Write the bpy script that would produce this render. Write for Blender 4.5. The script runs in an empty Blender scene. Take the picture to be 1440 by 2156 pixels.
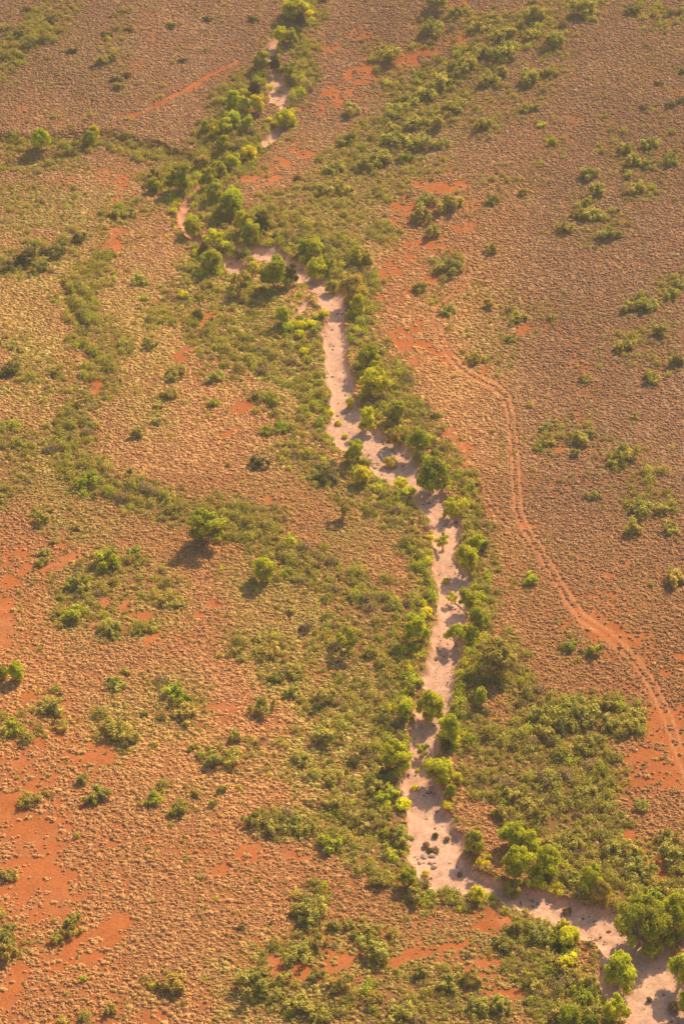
import bpy, math, random
import numpy as np
from mathutils import Vector

R = math.radians
S = bpy.context.scene
COL = S.collection
rng = np.random.default_rng(11)
random.seed(11)

# ---------------------------------------------------------------- camera model
CAM_H, PITCH, VFOV = 353.0, 34.0, 24.0
PW, PH = 1440.0, 2156.0
F = (PH / 2) / math.tan(R(VFOV / 2))
CP, SP = math.cos(R(PITCH)), math.sin(R(PITCH))


# ---------------------------------------------------------------- noise
_tab = np.random.default_rng(5).random((256, 256))


def vnoise(x, y, s=1.0, o=0.0):
    x = np.asarray(x, float) / s + 91.7 + o * 17.3
    y = np.asarray(y, float) / s + 37.1 + o * 29.9
    xi = np.floor(x).astype(int); yi = np.floor(y).astype(int)
    fx = x - xi; fy = y - yi
    fx = fx * fx * (3 - 2 * fx); fy = fy * fy * (3 - 2 * fy)
    a = _tab[xi & 255, yi & 255]; b = _tab[(xi + 1) & 255, yi & 255]
    c = _tab[xi & 255, (yi + 1) & 255]; d = _tab[(xi + 1) & 255, (yi + 1) & 255]
    return (a * (1 - fx) + b * fx) * (1 - fy) + (c * (1 - fx) + d * fx) * fy


def fbm(x, y, s, n=4, o=0.0):
    v = 0; a = 0.5; t = 0
    for k in range(n):
        v = v + a * vnoise(x, y, s / 2 ** k, o + k * 3.7); t += a; a *= 0.5
    return v / t


def sstep(a, b, x):
    t = np.clip((x - a) / (b - a), 0, 1)
    return t * t * (3 - 2 * t)


# ---------------------------------------------------------------- terrain base
def hbase(x, y):
    x = np.asarray(x, float); y = np.asarray(y, float)
    near = np.exp(-((np.maximum(np.abs(x) - 220, 0) / 400) ** 2 + (np.maximum(np.abs(y - 600) - 420, 0) / 600) ** 2))
    # hillside beyond the side gully at the far left
    d = (y - 752) * 0.86 + (-x - 28) * 0.42
    d = np.where(x < 20, d, d - (x - 20) * 1.1)
    hill = 0.12 * np.maximum(d, 0) ** 2 / (np.maximum(d, 0) + 22)
    rise = 0.05 * np.maximum(x - 45, 0) ** 2 / (np.maximum(x - 45, 0) + 40)
    e = np.maximum((y - 590) * .9 + (x - 60) * .5, 0) * sstep(-10, 60, x)
    rise = rise + .055 * e * e / (e + 40)
    und = (fbm(x, y, 95, 3, 2) - 0.5) * 5.0 + (fbm(x * .8 + y * .5, y * .45 - x * .3, 26, 2, 8) - 0.5) * 1.5
    return (hill + rise + und) * near


def project(x, y, z):
    dx = x; dy = y; dz = z - CAM_H
    zc = dy * CP - dz * SP
    yc = dy * SP + dz * CP
    return PW / 2 + F * dx / zc, PH / 2 - F * yc / zc, zc / F   # u, v, metres per pixel


def unproject(u, v):
    u = np.asarray(u, float); v = np.asarray(v, float)
    xc = (u - PW / 2) / F; yc = (PH / 2 - v) / F
    dy = CP + yc * SP; dz = -SP + yc * CP
    z = np.zeros_like(u)
    for _ in range(8):
        t = (z - CAM_H) / dz
        z = hbase(xc * t, dy * t)
    t = (z - CAM_H) / dz
    return xc * t, dy * t, z, t / F


# ---------------------------------------------------------------- traced layout (photo pixels)
CREEK = [
    [(645, -60, 4), (640, 5, 4), (625, 28, 5), (610, 50, 6), (598, 64, 5), (583, 78, 6), (572, 98, 9), (568, 112, 6), (575, 130, 5), (572, 150, 8),
     (577, 162, 14), (583, 180, 19), (588, 200, 20), (598, 222, 13), (602, 240, 7), (603, 256, 5), (592, 268, 7), (575, 285, 7), (560, 298, 5)],
    [(428, 380, 3), (400, 415, 8), (388, 440, 11), (383, 460, 9), (395, 478, 8), (405, 495, 7), (420, 510, 5), (445, 530, 7), (475, 545, 9), (492, 562, 17), (508, 566, 12)],
    [(500, 520, 5), (530, 525, 9), (555, 532, 15), (580, 536, 15), (600, 550, 11), (625, 562, 12), (640, 582, 17), (660, 594, 20), (685, 607, 25),
     (698, 630, 23), (706, 655, 20), (706, 680, 19), (704, 705, 25), (708, 730, 25), (710, 760, 23), (713, 790, 24), (718, 805, 28), (720, 830, 28),
     (725, 855, 25), (725, 880, 34), (731, 893, 43), (746, 910, 39), (765, 923, 37), (790, 940, 27), (812, 957, 40), (825, 970, 44), (842, 990, 33),
     (870, 1005, 24), (886, 1020, 28), (902, 1038, 31), (910, 1055, 30), (932, 1078, 31), (937, 1100, 33), (938, 1120, 31), (935, 1140, 27),
     (938, 1170, 26), (946, 1195, 31), (952, 1220, 36), (950, 1245, 29), (953, 1270, 31), (952, 1295, 31), (942, 1320, 27), (942, 1345, 33),
     (938, 1370, 36), (928, 1400, 29), (919, 1425, 31), (932, 1447, 21), (937, 1470, 18), (915, 1492, 34), (900, 1512, 33), (890, 1540, 27),
     (892, 1565, 29), (885, 1590, 28), (876, 1620, 25), (882, 1645, 37), (888, 1670, 39), (898, 1700, 37), (896, 1720, 43), (907, 1750, 50),
     (915, 1780, 56), (917, 1800, 54), (923, 1822, 50), (942, 1836, 38), (985, 1850, 23), (1040, 1868, 19), (1085, 1884, 24), (1110, 1893, 26),
     (1150, 1904, 29), (1200, 1922, 32), (1250, 1940, 34), (1295, 1964, 33), (1330, 1990, 45), (1335, 2020, 72), (1345, 2055, 86), (1368, 2095, 72),
     (1392, 2130, 72), (1410, 2170, 80), (1450, 2330, 95), (1500, 2700, 110)],
    [(645, 636, 7), (630, 655, 8), (612, 676, 6)],
]
TRACK = [(985, 385), (990, 415), (991, 450), (986, 490), (990, 540), (985, 580), (960, 618), (926, 650), (918, 680), (930, 715), (945, 745), (975, 775),
         (1005, 795), (1040, 810), (1064, 832), (1075, 870), (1080, 910), (1085, 960), (1086, 1010), (1091, 1070), (1105, 1110), (1135, 1155), (1160, 1200),
         (1190, 1250), (1225, 1300), (1272, 1330), (1320, 1372), (1348, 1405), (1372, 1440), (1395, 1488), (1412, 1530), (1440, 1610), (1475, 1700), (1530, 1850), (1620, 2100), (1700, 2350)]
TRACK2 = [(950, 905), (978, 965), (1000, 985), (1015, 1035), (1040, 1072), (1075, 1105)]
GULLY = [[(-60, 285, 7), (0, 292, 7), (90, 300, 7), (190, 280, 7), (235, 290, 10), (280, 304, 10), (330, 312, 8), (370, 326, 9), (425, 345, 8), (440, 370, 8)],
         [(560, 298, 6), (540, 320, 7), (500, 345, 7), (450, 372, 6), (428, 385, 6)],
         [(640, 1690, 3), (690, 1712, 5), (722, 1730, 7), (772, 1754, 9), (830, 1772, 7), (862, 1790, 6)],
         [(-40, 370, 4), (40, 340, 5), (80, 335, 5), (150, 325, 4)],
         [(130, 590, 3), (145, 640, 5), (180, 700, 4)]]
# scrub bands: (u, v, half width), density
SCRUB = [
    ([(245, 475, 14), (205, 560, 30), (155, 615, 30), (185, 680, 38), (230, 735, 48), (215, 790, 52), (175, 850, 38), (140, 935, 52), (155, 985, 40), (240, 1030, 30), (330, 1062, 30), (430, 1095, 42), (530, 1115, 46), (565, 1150, 40)], 0.85),
    ([(560, 1100, 38), (600, 1180, 36), (690, 1210, 42), (780, 1260, 40), (860, 1310, 55)], 0.75),
    ([(650, -40, 26), (640, 60, 28), (642, 130, 28), (636, 185, 26), (615, 210, 14)], 1.0),
    ([(560, 150, 16), (520, 170, 18), (490, 230, 38), (470, 285, 55), (480, 330, 60), (450, 340, 55), (520, 330, 44)], 1.0),
    ([(-60, 300, 12), (30, 300, 16), (100, 308, 16), (200, 298, 18), (300, 318, 16), (365, 332, 22), (430, 335, 40)], 0.9),
    ([(340, 380, 40), (400, 400, 34), (440, 400, 30), (470, 430, 44), (470, 480, 30)], 0.9),
    ([(560, 440, 30), (600, 490, 42), (660, 530, 50), (720, 560, 45), (765, 600, 34), (755, 660, 30), (765, 720, 34), (800, 780, 46), (830, 840, 46), (870, 900, 46), (935, 960, 42), (975, 1030, 30), (995, 1090, 28), (1015, 1150, 30), (1015, 1220, 24), (1015, 1290, 24), (1012, 1350, 32), (1040, 1400, 60), (1100, 1440, 44)], 0.95),
    ([(980, 1500, 44), (1000, 1570, 60), (1080, 1620, 95), (1170, 1690, 120), (1220, 1760, 95), (1290, 1810, 60), (1370, 1830, 40)], 0.95),
    ([(1120, 1520, 45), (1230, 1530, 70), (1320, 1510, 42)], 1.0),
    ([(790, 1000, 30), (840, 1060, 36), (878, 1130, 30), (895, 1200, 26), (890, 1260, 34), (860, 1330, 60), (840, 1400, 50), (835, 1460, 38), (830, 1540, 36), (805, 1620, 38), (800, 1700, 48), (825, 1770, 40), (850, 1830, 40), (890, 1868, 26)], 0.9),
    ([(720, 1330, 46), (780, 1340, 50), (850, 1370, 40)], 0.8),
    ([(560, 1738, 26), (620, 1728, 28), (700, 1745, 28), (760, 1790, 40), (830, 1830, 44)], 0.9),
    ([(660, 1480, 40), (700, 1545, 40), (640, 1600, 34), (560, 1610, 30), (470, 1595, 46)], 0.5),
    ([(720, 1440, 40), (760, 1500, 45), (770, 1570, 50), (740, 1640, 55), (700, 1680, 40)], 0.5),
    ([(880, 1865, 28), (1000, 1895, 28), (1070, 1930, 36), (1140, 1990, 62), (1165, 2070, 78), (1190, 2150, 84), (1200, 2260, 90)], 0.97),
    ([(660, 1900, 34), (640, 1990, 36), (570, 2050, 52), (620, 2110, 60), (690, 2140, 50), (880, 2120, 60), (800, 2130, 50)], 0.6),
    ([(690, 400, 40), (730, 340, 44), (810, 300, 50), (890, 220, 60), (985, 135, 46), (1060, 85, 44), (1150, 40, 36), (1250, -10, 40)], 0.62),
    ([(800, 110, 36), (860, 190, 60), (900, 60, 30), (1010, 40, 24)], 0.5),
    ([(690, 390, 44), (740, 450, 44), (800, 480, 24), (840, 500, 14)], 0.55),
    ([(1440, 20, 30), (1400, 40, 34), (1330, 25, 20)], 0.6),
    ([(430, 700, 36), (500, 735, 52), (590, 740, 60), (640, 790, 40), (665, 850, 30), (690, 920, 30)], 0.75),
    ([(540, 640, 40), (600, 690, 44), (650, 720, 34)], 0.7),
    ([(380, 640, 26), (340, 650, 24), (420, 560, 26), (400, 520, 20)], 0.5),
    ([(620, 960, 34), (690, 1000, 36), (750, 1030, 40), (820, 1080, 44)], 0.62),
    ([(0, 560, 26), (60, 545, 34), (120, 520, 30), (190, 490, 20)], 0.6),
    ([(0, 700, 20), (60, 770, 30), (130, 780, 24), (0, 820, 16)], 0.4),
    ([(150, 1285, 46), (200, 1210, 46), (290, 1170, 22)], 0.75),
    ([(230, 1320, 30), (270, 1270, 22), (340, 1262, 24), (300, 1320, 24)], 0.5),
    ([(0, 1050, 34), (40, 1000, 22), (60, 960, 20)], 0.8),
    ([(0, 1330, 14), (30, 1290, 16), (60, 1270, 12)], 0.7),
    ([(0, 140, 24), (50, 80, 42), (110, 40, 40), (140, 10, 24)], 0.75),
    ([(250, 160, 18), (225, 120, 18), (270, 60, 12), (260, 10, 16)], 0.45),
    ([(1150, 920, 28), (1220, 925, 22), (1310, 955, 34), (1400, 1060, 34), (1340, 1065, 30)], 0.4),
    ([(1340, 650, 22), (1400, 610, 20), (1440, 590, 16)], 0.6),
    ([(930, 560, 28), (900, 610, 20), (940, 640, 16)], 0.5),
    ([(20, 1540, 30), (100, 1490, 26), (130, 1530, 18)], 0.4),
    ([(0, 1960, 30), (30, 2010, 28), (60, 1980, 14)], 0.6),
    ([(1400, 1810, 44), (1440, 1860, 40)], 0.7),
    ([(1290, 1620, 44), (1250, 1590, 50)], 0.8),
    ([(330, 660, 30), (400, 620, 34), (470, 620, 40)], 0.5), ([(480, 560, 26), (430, 590, 24)], 0.5), ([(560, 700, 50), (500, 780, 40), (440, 770, 30)], 0.55),
    ([(560, 830, 22), (600, 890, 24), (640, 880, 24)], 0.5), ([(330, 850, 18), (345, 890, 16)], 0.4), ([(270, 1320, 40), (330, 1240, 40), (380, 1270, 24)], 0.35),
    ([(500, 1370, 26), (570, 1360, 34), (620, 1400, 34), (580, 1430, 30)], 0.45), ([(400, 1490, 44), (360, 1450, 34)], 0.35), ([(240, 1530, 40), (270, 1560, 30)], 0.45),
    ([(660, 1350, 30), (690, 1420, 40), (740, 1400, 40)], 0.45), ([(620, 1560, 40), (680, 1620, 44), (740, 1700, 40)], 0.45), ([(370, 1690, 50), (440, 1670, 40), (330, 1680, 30)], 0.3),
    ([(160, 780, 34), (100, 800, 30), (40, 740, 30)], 0.35), ([(0, 900, 30), (50, 930, 30), (30, 990, 30)], 0.5), ([(100, 1090, 30), (160, 1110, 26)], 0.35), ([(240, 460, 34), (300, 440, 24)], 0.5),
    ([(30, 440, 40), (130, 420, 40), (60, 480, 30)], 0.3), ([(0, 340, 30), (100, 340, 20), (170, 350, 16)], 0.5), ([(980, 250, 40), (1110, 220, 30), (1160, 90, 40)], 0.35),
    ([(1240, 450, 40), (1190, 480, 30), (1290, 480, 26)], 0.4), ([(1330, 340, 40), (1410, 330, 30), (1340, 390, 30), (1290, 280, 30)], 0.4), ([(1000, 400, 24), (1100, 410, 24), (1180, 300, 26)], 0.25),
    ([(1080, 670, 30), (1150, 670, 26), (1010, 630, 26)], 0.3), ([(1370, 700, 40), (1420, 760, 30), (1320, 730, 26)], 0.35), ([(1050, 720, 40), (1000, 760, 24)], 0.25), ([(1230, 920, 40), (1300, 960, 40), (1380, 1000, 30)], 0.3),
    ([(1210, 1365, 30), (1190, 1330, 24)], 0.3), ([(1110, 1220, 24)], 0.4), ([(840, 2080, 50), (940, 2100, 60), (1040, 2130, 50)], 0.5), ([(640, 2040, 40), (760, 1980, 40), (800, 1990, 34)], 0.4), ([(880, 2030, 20)], .3),
    ([(20, 1690, 20), (60, 1680, 24)], 0.3), ([(90, 1985, 24), (150, 1970, 26)], 0.5), ([(0, 1540, 30), (60, 1530, 34)], 0.45), ([(370, 2070, 34), (240, 2130, 24)], .3), ([(720, 470, 60), (650, 430, 50)], .5), ([(880, 350, 40), (780, 400, 50)], .45), ([(420, 400, 36), (380, 380, 40), (340, 370, 30)], 1.0), ([(460, 430, 36), (480, 470, 40), (540, 490, 40), (430, 570, 30)], .95),
    ([(1110, 1850, 26), (1200, 1862, 34), (1290, 1872, 40), (1380, 1880, 50), (1440, 1920, 60)], 0.95),
]
# grassier green-yellow tint of the spinifex
GREENISH = [([(60, 560, 70), (250, 600, 60), (330, 700, 70), (300, 850, 60)], .55), ([(450, 620, 80), (600, 720, 90), (640, 820, 70)], .8), ([(560, 1250, 80), (640, 1380, 110), (740, 1520, 120), (700, 1700, 100)], .8), ([(520, 2080, 90), (700, 2040, 90), (900, 2060, 110), (1080, 2060, 90)], .7),
            ([(1060, 90, 90), (920, 210, 100), (800, 330, 100), (720, 420, 80)], .8), ([(180, 1260, 90), (320, 1270, 80)], .6), ([(360, 1470, 80), (240, 1540, 70)], .5), ([(80, 1000, 80), (200, 1090, 70)], .6), ([(1230, 930, 70), (1350, 1030, 80)], .45), ([(1250, 450, 80), (1350, 340, 70)], .45), ([(1380, 680, 80)], .45), ([(60, 80, 80), (240, 130, 70)], .45), ([(1040, 700, 70)], .35),
            ([(0, 440, 60), (120, 430, 50), (250, 410, 30)], 0.9), ([(0, 640, 50), (70, 720, 60), (60, 850, 50)], 0.6), ([(760, 480, 60), (690, 420, 60)], 0.5),
            ([(800, 1050, 90), (760, 1120, 70)], 0.6), ([(700, 1500, 110), (760, 1600, 110)], 0.6), ([(600, 1000, 80)], 0.3), ([(0, 340, 30), (150, 340, 20)], 0.6),
            ([(500, 610, 60), (420, 620, 60)], 0.5), ([(1300, 100, 120), (1250, 220, 80)], 0.25), ([(250, 500, 30), (150, 480, 40)], 0.4), ([(880, 1940, 60)], .25)]
# bare red soil: (u, v, ru, rv, angle up to the right, strength)
BARE = [
    (15, 1265, 26, 62, 0, .9), (60, 1200, 70, 14, 38, .8), (110, 1192, 52, 11, 25, .8), (130, 1150, 22, 8, 30, .7), (45, 1160, 40, 8, 40, .6), (175, 1165, 30, 6, 30, .5),
    (50, 1470, 52, 20, 18, 1), (15, 1500, 30, 16, 10, .8), (95, 1555, 62, 17, 38, 1), (60, 1600, 60, 15, 20, .9), (220, 1595, 56, 20, -12, 1), (150, 1575, 40, 14, 10, .7),
    (60, 1650, 74, 34, 14, 1), (120, 1700, 52, 30, 40, 1), (45, 1735, 54, 50, 0, 1), (80, 1790, 44, 40, 60, .9), (90, 1870, 60, 36, 30, 1), (75, 1925, 56, 54, 20, 1), (130, 1910, 44, 22, 20, .9),
    (40, 1830, 30, 30, 0, .6), (20, 2060, 50, 16, 30, .8), (15, 2120, 34, 40, 0, .8), (200, 1988, 54, 16, 32, 1), (165, 1990, 16, 26, 0, .7), (115, 2045, 26, 10, 20, .6), (180, 2090, 26, 9, 20, .5), (320, 2145, 30, 8, 0, .5),
    (300, 1248, 9, 34, -20, .9), (345, 1338, 50, 9, 32, .9), (305, 1290, 14, 22, -10, .6), (270, 1268, 20, 7, 30, .6), (450, 1272, 18, 6, -10, .7), (335, 1425, 12, 6, 0, .6), (415, 1295, 22, 8, 0, .5),
    (225, 1262, 22, 8, 30, .6), (205, 1320, 14, 10, 40, .6), (480, 1490, 40, 7, -5, .6), (450, 1520, 40, 6, 10, .5), (600, 1530, 34, 6, 0, .4), (680, 1420, 40, 7, 15, .5),
    (478, 915, 42, 7, 32, .9), (505, 862, 36, 6, 22, .8), (320, 768, 40, 7, 18, .6), (385, 745, 26, 7, 30, .7), (432, 672, 16, 8, 20, .8), (200, 810, 16, 9, 30, .7), (560, 1052, 30, 7, -15, .8), (600, 1065, 20, 6, -10, .6),
    (240, 502, 22, 22, 55, 1), (252, 400, 14, 26, -20, .8), (225, 370, 40, 10, 0, .5), (160, 605, 14, 6, 0, .7), (150, 370, 40, 7, 5, .35), (330, 300, 8, 5, 0, .4),
    (715, 130, 50, 18, -35, .5), (735, 175, 66, 20, 25, .95), (765, 65, 22, 8, 20, .8), (920, 105, 60, 9, 24, .9), (855, 135, 40, 10, 10, .6), (980, 10, 30, 4, 10, .7), (690, 115, 26, 12, 30, .6), (700, 215, 30, 10, 30, .6), (775, 205, 26, 8, 10, .6), (690, 70, 40, 14, 20, .3),
    (1045, 138, 10, 6, 0, .6), (1020, 150, 20, 5, 25, .4),
    (915, 390, 52, 9, -8, .75), (838, 430, 14, 30, -10, .8), (875, 440, 36, 9, 20, .7), (1000, 420, 16, 14, 0, .5), (1040, 385, 14, 5, 20, .6), (1020, 358, 18, 5, 10, .4),
    (905, 510, 70, 13, 16, .95), (965, 482, 34, 10, 28, .9), (850, 548, 40, 13, 18, .9), (815, 570, 26, 11, 0, .8), (910, 590, 18, 12, 20, .8), (850, 620, 40, 8, 20, .6), (800, 630, 22, 10, 20, .5), (880, 680, 20, 8, 30, .7),
    (845, 715, 16, 18, 10, .9), (890, 738, 34, 9, -25, .9), (925, 752, 22, 9, 0, .8), (865, 760, 20, 8, 0, .7), (1020, 785, 7, 14, 0, .7), (1105, 695, 18, 6, 20, .7), (960, 670, 26, 6, 0, .3), (1240, 690, 50, 16, 0, .25),
    (620, 315, 30, 10, -20, .7), (598, 342, 30, 10, -35, .7), (575, 360, 24, 8, 40, .8), (530, 375, 16, 12, 0, .8), (640, 320, 20, 8, -20, .5), (560, 380, 30, 7, 20, .6),
    (945, 922, 16, 9, 20, .8), (978, 938, 18, 6, 0, .8), (985, 980, 10, 16, -20, .6), (1085, 1106, 26, 6, 0, .8), (1180, 945, 26, 8, 20, .6), (1160, 1020, 16, 10, 0, .5), (1210, 1025, 18, 6, 0, .5), (1300, 1195, 28, 8, 30, .6), (1330, 1120, 20, 6, 0, .4),
    (1098, 1206, 28, 8, 22, .8), (1100, 1245, 18, 6, 20, .7), (1255, 1255, 34, 9, -10, .8), (1300, 1265, 16, 5, 0, .4), (1240, 1300, 30, 14, -30, .9), (1300, 1340, 56, 20, -25, .95), (1320, 1380, 34, 10, 0, .9), (1345, 1330, 20, 8, -20, .6), (1410, 1325, 20, 6, 0, .35), (1400, 1420, 30, 12, 20, .6), (1430, 1390, 16, 8, 0, .6),
    (1190, 1310, 16, 8, 30, .5), (1395, 1565, 52, 50, 0, 1), (1430, 1590, 50, 60, 20, 1), (1340, 1590, 24, 16, 30, .7), (1380, 1630, 60, 20, 20, .5), (1430, 1520, 24, 22, 0, .8), (1330, 1690, 12, 8, 0, .6), (1340, 1760, 16, 12, 20, .7), (1385, 1820, 22, 8, -35, .9), (1405, 1835, 20, 7, 0, .8), (1360, 1790, 12, 8, 0, .5),
    (730, 2022, 44, 13, 12, 1), (905, 2000, 80, 10, 12, .95), (1020, 2040, 36, 17, 0, 1), (1065, 2090, 40, 10, 0, .8), (570, 2027, 28, 15, 0, 1), (640, 2045, 18, 20, 0, .8), (740, 1960, 20, 8, 0, .6), (860, 1940, 20, 7, 0, .5), (820, 2030, 30, 8, 10, .6), (1010, 1950, 50, 8, 10, .7), (1010, 1925, 30, 7, 20, .6), (700, 2050, 30, 8, 10, .5), (430, 2100, 40, 7, 20, .3),
    (430, 1790, 30, 8, 10, .4), (540, 1800, 30, 9, 0, .8), (400, 1780, 12, 8, 0, .5), (460, 1835, 18, 8, 20, .8), (620, 1800, 22, 7, -10, .8), (310, 1770, 20, 5, 0, .5), (370, 1770, 18, 6, 10, .5), (300, 1850, 12, 5, 0, .4),
]
REDDISH = [([(20, 1180, 70), (60, 1300, 60), (60, 1480, 90), (100, 1650, 130), (120, 1850, 150), (130, 2000, 150), (100, 2160, 170)], .9), ([(300, 1280, 60), (370, 1330, 50)], .8), ([(640, 130, 30), (740, 160, 70), (860, 130, 60), (980, 50, 60)], .8),
           ([(900, 400, 60), (880, 540, 70), (850, 640, 50), (890, 740, 50)], .8), ([(1180, 1260, 60), (1290, 1330, 80), (1390, 1440, 70), (1400, 1600, 90)], .8), ([(560, 370, 30), (630, 330, 40)], .9), ([(560, 2020, 60), (740, 2020, 70), (900, 2000, 60), (1040, 2060, 60)], .8),
           ([(460, 880, 60), (540, 860, 40), (470, 930, 40)], .6), ([(330, 770, 60), (430, 680, 50)], .5), ([(520, 1800, 90), (400, 1790, 70), (660, 1810, 60)], .6), ([(960, 930, 40), (1000, 1020, 40)], .5), ([(1100, 1200, 40)], .6), ([(230, 390, 40), (240, 500, 40)], .6), ([(390, 190, 40), (300, 240, 30)], .4), ([(1200, 990, 80), (1180, 700, 60)], .35), ([(620, 1040, 50)], .5)]
STREAK = [([(280, 245, 5), (330, 222, 6), (400, 185, 7), (450, 155, 5), (500, 130, 3)], .95), ([(420, 175, 4), (500, 152, 4)], .6), ([(205, 250, 3), (280, 245, 3)], .4), ([(1100, 60, 2), (960, 170, 2), (880, 260, 2)], .3)]


def capdist(U, V, pts):
    """signed pixel distance to a polyline of varying half width (negative inside)"""
    best = np.full(U.shape, 1e9)
    if len(pts) == 1:
        return np.hypot(U - pts[0][0], V - pts[0][1]) - pts[0][2]
    for (a, b, r0), (c, d, r1) in zip(pts[:-1], pts[1:]):
        du, dv = c - a, d - b
        t = np.clip(((U - a) * du + (V - b) * dv) / (du * du + dv * dv + 1e-9), 0, 1)
        dist = np.hypot(U - a - t * du, V - b - t * dv) - (r0 + (r1 - r0) * t)
        np.minimum(best, dist, out=best)
    return best


def fields(x, y):
    x = np.asarray(x, float); y = np.asarray(y, float)
    hb = hbase(x, y)
    U, V, mpp = project(x, y, hb)
    f = {'U': U, 'V': V, 'mpp': mpp, 'hb': hb}
    wob = (fbm(x, y, 7, 3, 4) - 0.5)
    sd = np.full(x.shape, 1e9)
    for c in CREEK:
        np.minimum(sd, capdist(U, V, c), out=sd)
    f['creek_m'] = sd * mpp + wob * 2.4 + (vnoise(x, y, 1.9, 33) - .5) * 1.1
    gd = np.full(x.shape, 1e9)
    for c in GULLY:
        np.minimum(gd, capdist(U, V, c), out=gd)
    f['gully_m'] = gd * mpp + wob * 1.5
    sc = np.zeros(x.shape)
    for pts, d in SCRUB:
        e = capdist(U, V, pts)
        np.maximum(sc, d * sstep(20, -16, e + wob * 60), out=sc)
    f['scrub'] = sc
    gr = np.zeros(x.shape)
    for pts, d in GREENISH:
        np.maximum(gr, d * sstep(40, -40, capdist(U, V, pts) + wob * 60), out=gr)
    f['green'] = np.clip(gr * (.35 + 1.1 * fbm(x, y, 12, 3, 19)), 0, 1)
    ba = np.zeros(x.shape)
    wob2 = fbm(x, y, 9, 4, 12)
    for (a, b, ru, rv, an, s) in BARE:
        rv = rv * (1.45 if rv < 10 else 1.15); s = min(1, s * 1.2)
        m = (np.abs(U - a) < 2.2 * max(ru, rv)) & (np.abs(V - b) < 2.2 * max(ru, rv))
        if not m.any(): continue
        c, sn = math.cos(R(an)), math.sin(R(an))
        du, dv = U[m] - a, V[m] - b
        p = (du * c - dv * sn) / ru; q = (du * sn + dv * c) / rv
        e = np.hypot(p, q) + (wob2[m] - 0.5) * 3.0
        ba[m] = np.maximum(ba[m], s * sstep(1.5, 0.5, e))
    ba = ba * (.34 + .85 * sstep(.30, .54, fbm(x, y, 2.7, 3, 17)))
    for pts, s in STREAK:
        np.maximum(ba, s * sstep(4, -2, capdist(U, V, pts) + (wob2 - .5) * 13), out=ba)
    rd = np.zeros(x.shape)
    for pts, s in REDDISH:
        np.maximum(rd, s * sstep(50, -40, capdist(U, V, pts) + wob * 90), out=rd)
    f['red'] = rd
    f['bare'] = np.clip(ba, 0, 1)
    td = capdist(U, V, [(a, b, 0) for a, b in TRACK]) * mpp
    t2 = capdist(U, V, [(a, b, 0) for a, b in TRACK2]) * mpp
    fade = sstep(385, 440, V) * (sstep(560, 700, V) * 0.45 + 0.5)
    rut = np.exp(-((td - 0.92) / 0.36) ** 2) * fade
    rut = np.maximum(rut, np.exp(-((t2 - 0.8) / 0.3) ** 2) * 0.5 * (t2 < 3))
    f['track_m'] = td
    f['rut'] = rut * (0.25 + 0.9 * vnoise(x, y, 4, 31))
    return f


def ground_drop(f):
    d = 1.9 * sstep(.9, -1.0, f['creek_m']) + 1.7 * sstep(1.6, -0.8, f['gully_m']) * (f['creek_m'] > 0.5)
    return d + f['rut'] * 0.09


def gz(x, y):
    f = fields(np.atleast_1d(x), np.atleast_1d(y))
    return f['hb'] - ground_drop(f), f


# ---------------------------------------------------------------- mesh helpers
def mesh_np(name, V, faces_list, mat=None, smooth=False, col=None, mats=None, mat_idx=None):
    """V (n,3); faces_list: list of (k, idx array (m,k))"""
    me = bpy.data.meshes.new(name)
    me.vertices.add(len(V)); me.vertices.foreach_set('co', np.ascontiguousarray(V, np.float32).ravel())
    loops = np.concatenate([f.ravel() for f in faces_list]).astype(np.int32)
    tot = np.concatenate([np.full(len(f), f.shape[1]) for f in faces_list])
    start = np.concatenate([[0], np.cumsum(tot)[:-1]]).astype(np.int32)
    me.loops.add(len(loops)); me.loops.foreach_set('vertex_index', loops)
    me.polygons.add(len(tot)); me.polygons.foreach_set('loop_start', start)
    me.polygons.foreach_set('use_smooth', np.full(len(tot), smooth))
    if mat_idx is not None: me.polygons.foreach_set('material_index', mat_idx.astype(np.int32))
    me.update(calc_edges=True)
    if col is not None:
        a = me.attributes.new('tint', 'FLOAT_COLOR', 'POINT')
        c = np.ones((len(V), 4), np.float32); c[:, :3] = col
        a.data.foreach_set('color', c.ravel())
    for m in (mats or [mat]):
        if m: me.materials.append(m)
    return me


def link(name, data, parent=None):
    o = bpy.data.objects.new(name, data); COL.objects.link(o)
    if parent: o.parent = parent
    return o


def tag(o, label=None, cat=None, group=None, kind=None):
    if label: o['label'] = label
    if cat: o['category'] = cat
    if group: o['group'] = group
    if kind: o['kind'] = kind
    return o


# ---------------------------------------------------------------- materials
def newmat(name):
    m = bpy.data.materials.new(name); m.use_nodes = True
    nt = m.node_tree; nt.nodes.clear()
    return m, nt, nt.nodes.new('ShaderNodeOutputMaterial')


def N(nt, t, **kw):
    n = nt.nodes.new(t)
    for k, v in kw.items(): setattr(n, k, v)
    return n


def mixc(nt, fac, a, b, mode='MIX'):
    n = N(nt, 'ShaderNodeMix', data_type='RGBA', blend_type=mode)
    for i, v in ((0, fac), (6, a), (7, b)):
        if hasattr(v, 'is_output') or isinstance(v, bpy.types.NodeSocket): nt.links.new(v, n.inputs[i])
        else: n.inputs[i].default_value = v if i == 0 else (*v, 1)
    return n.outputs[2]


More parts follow.
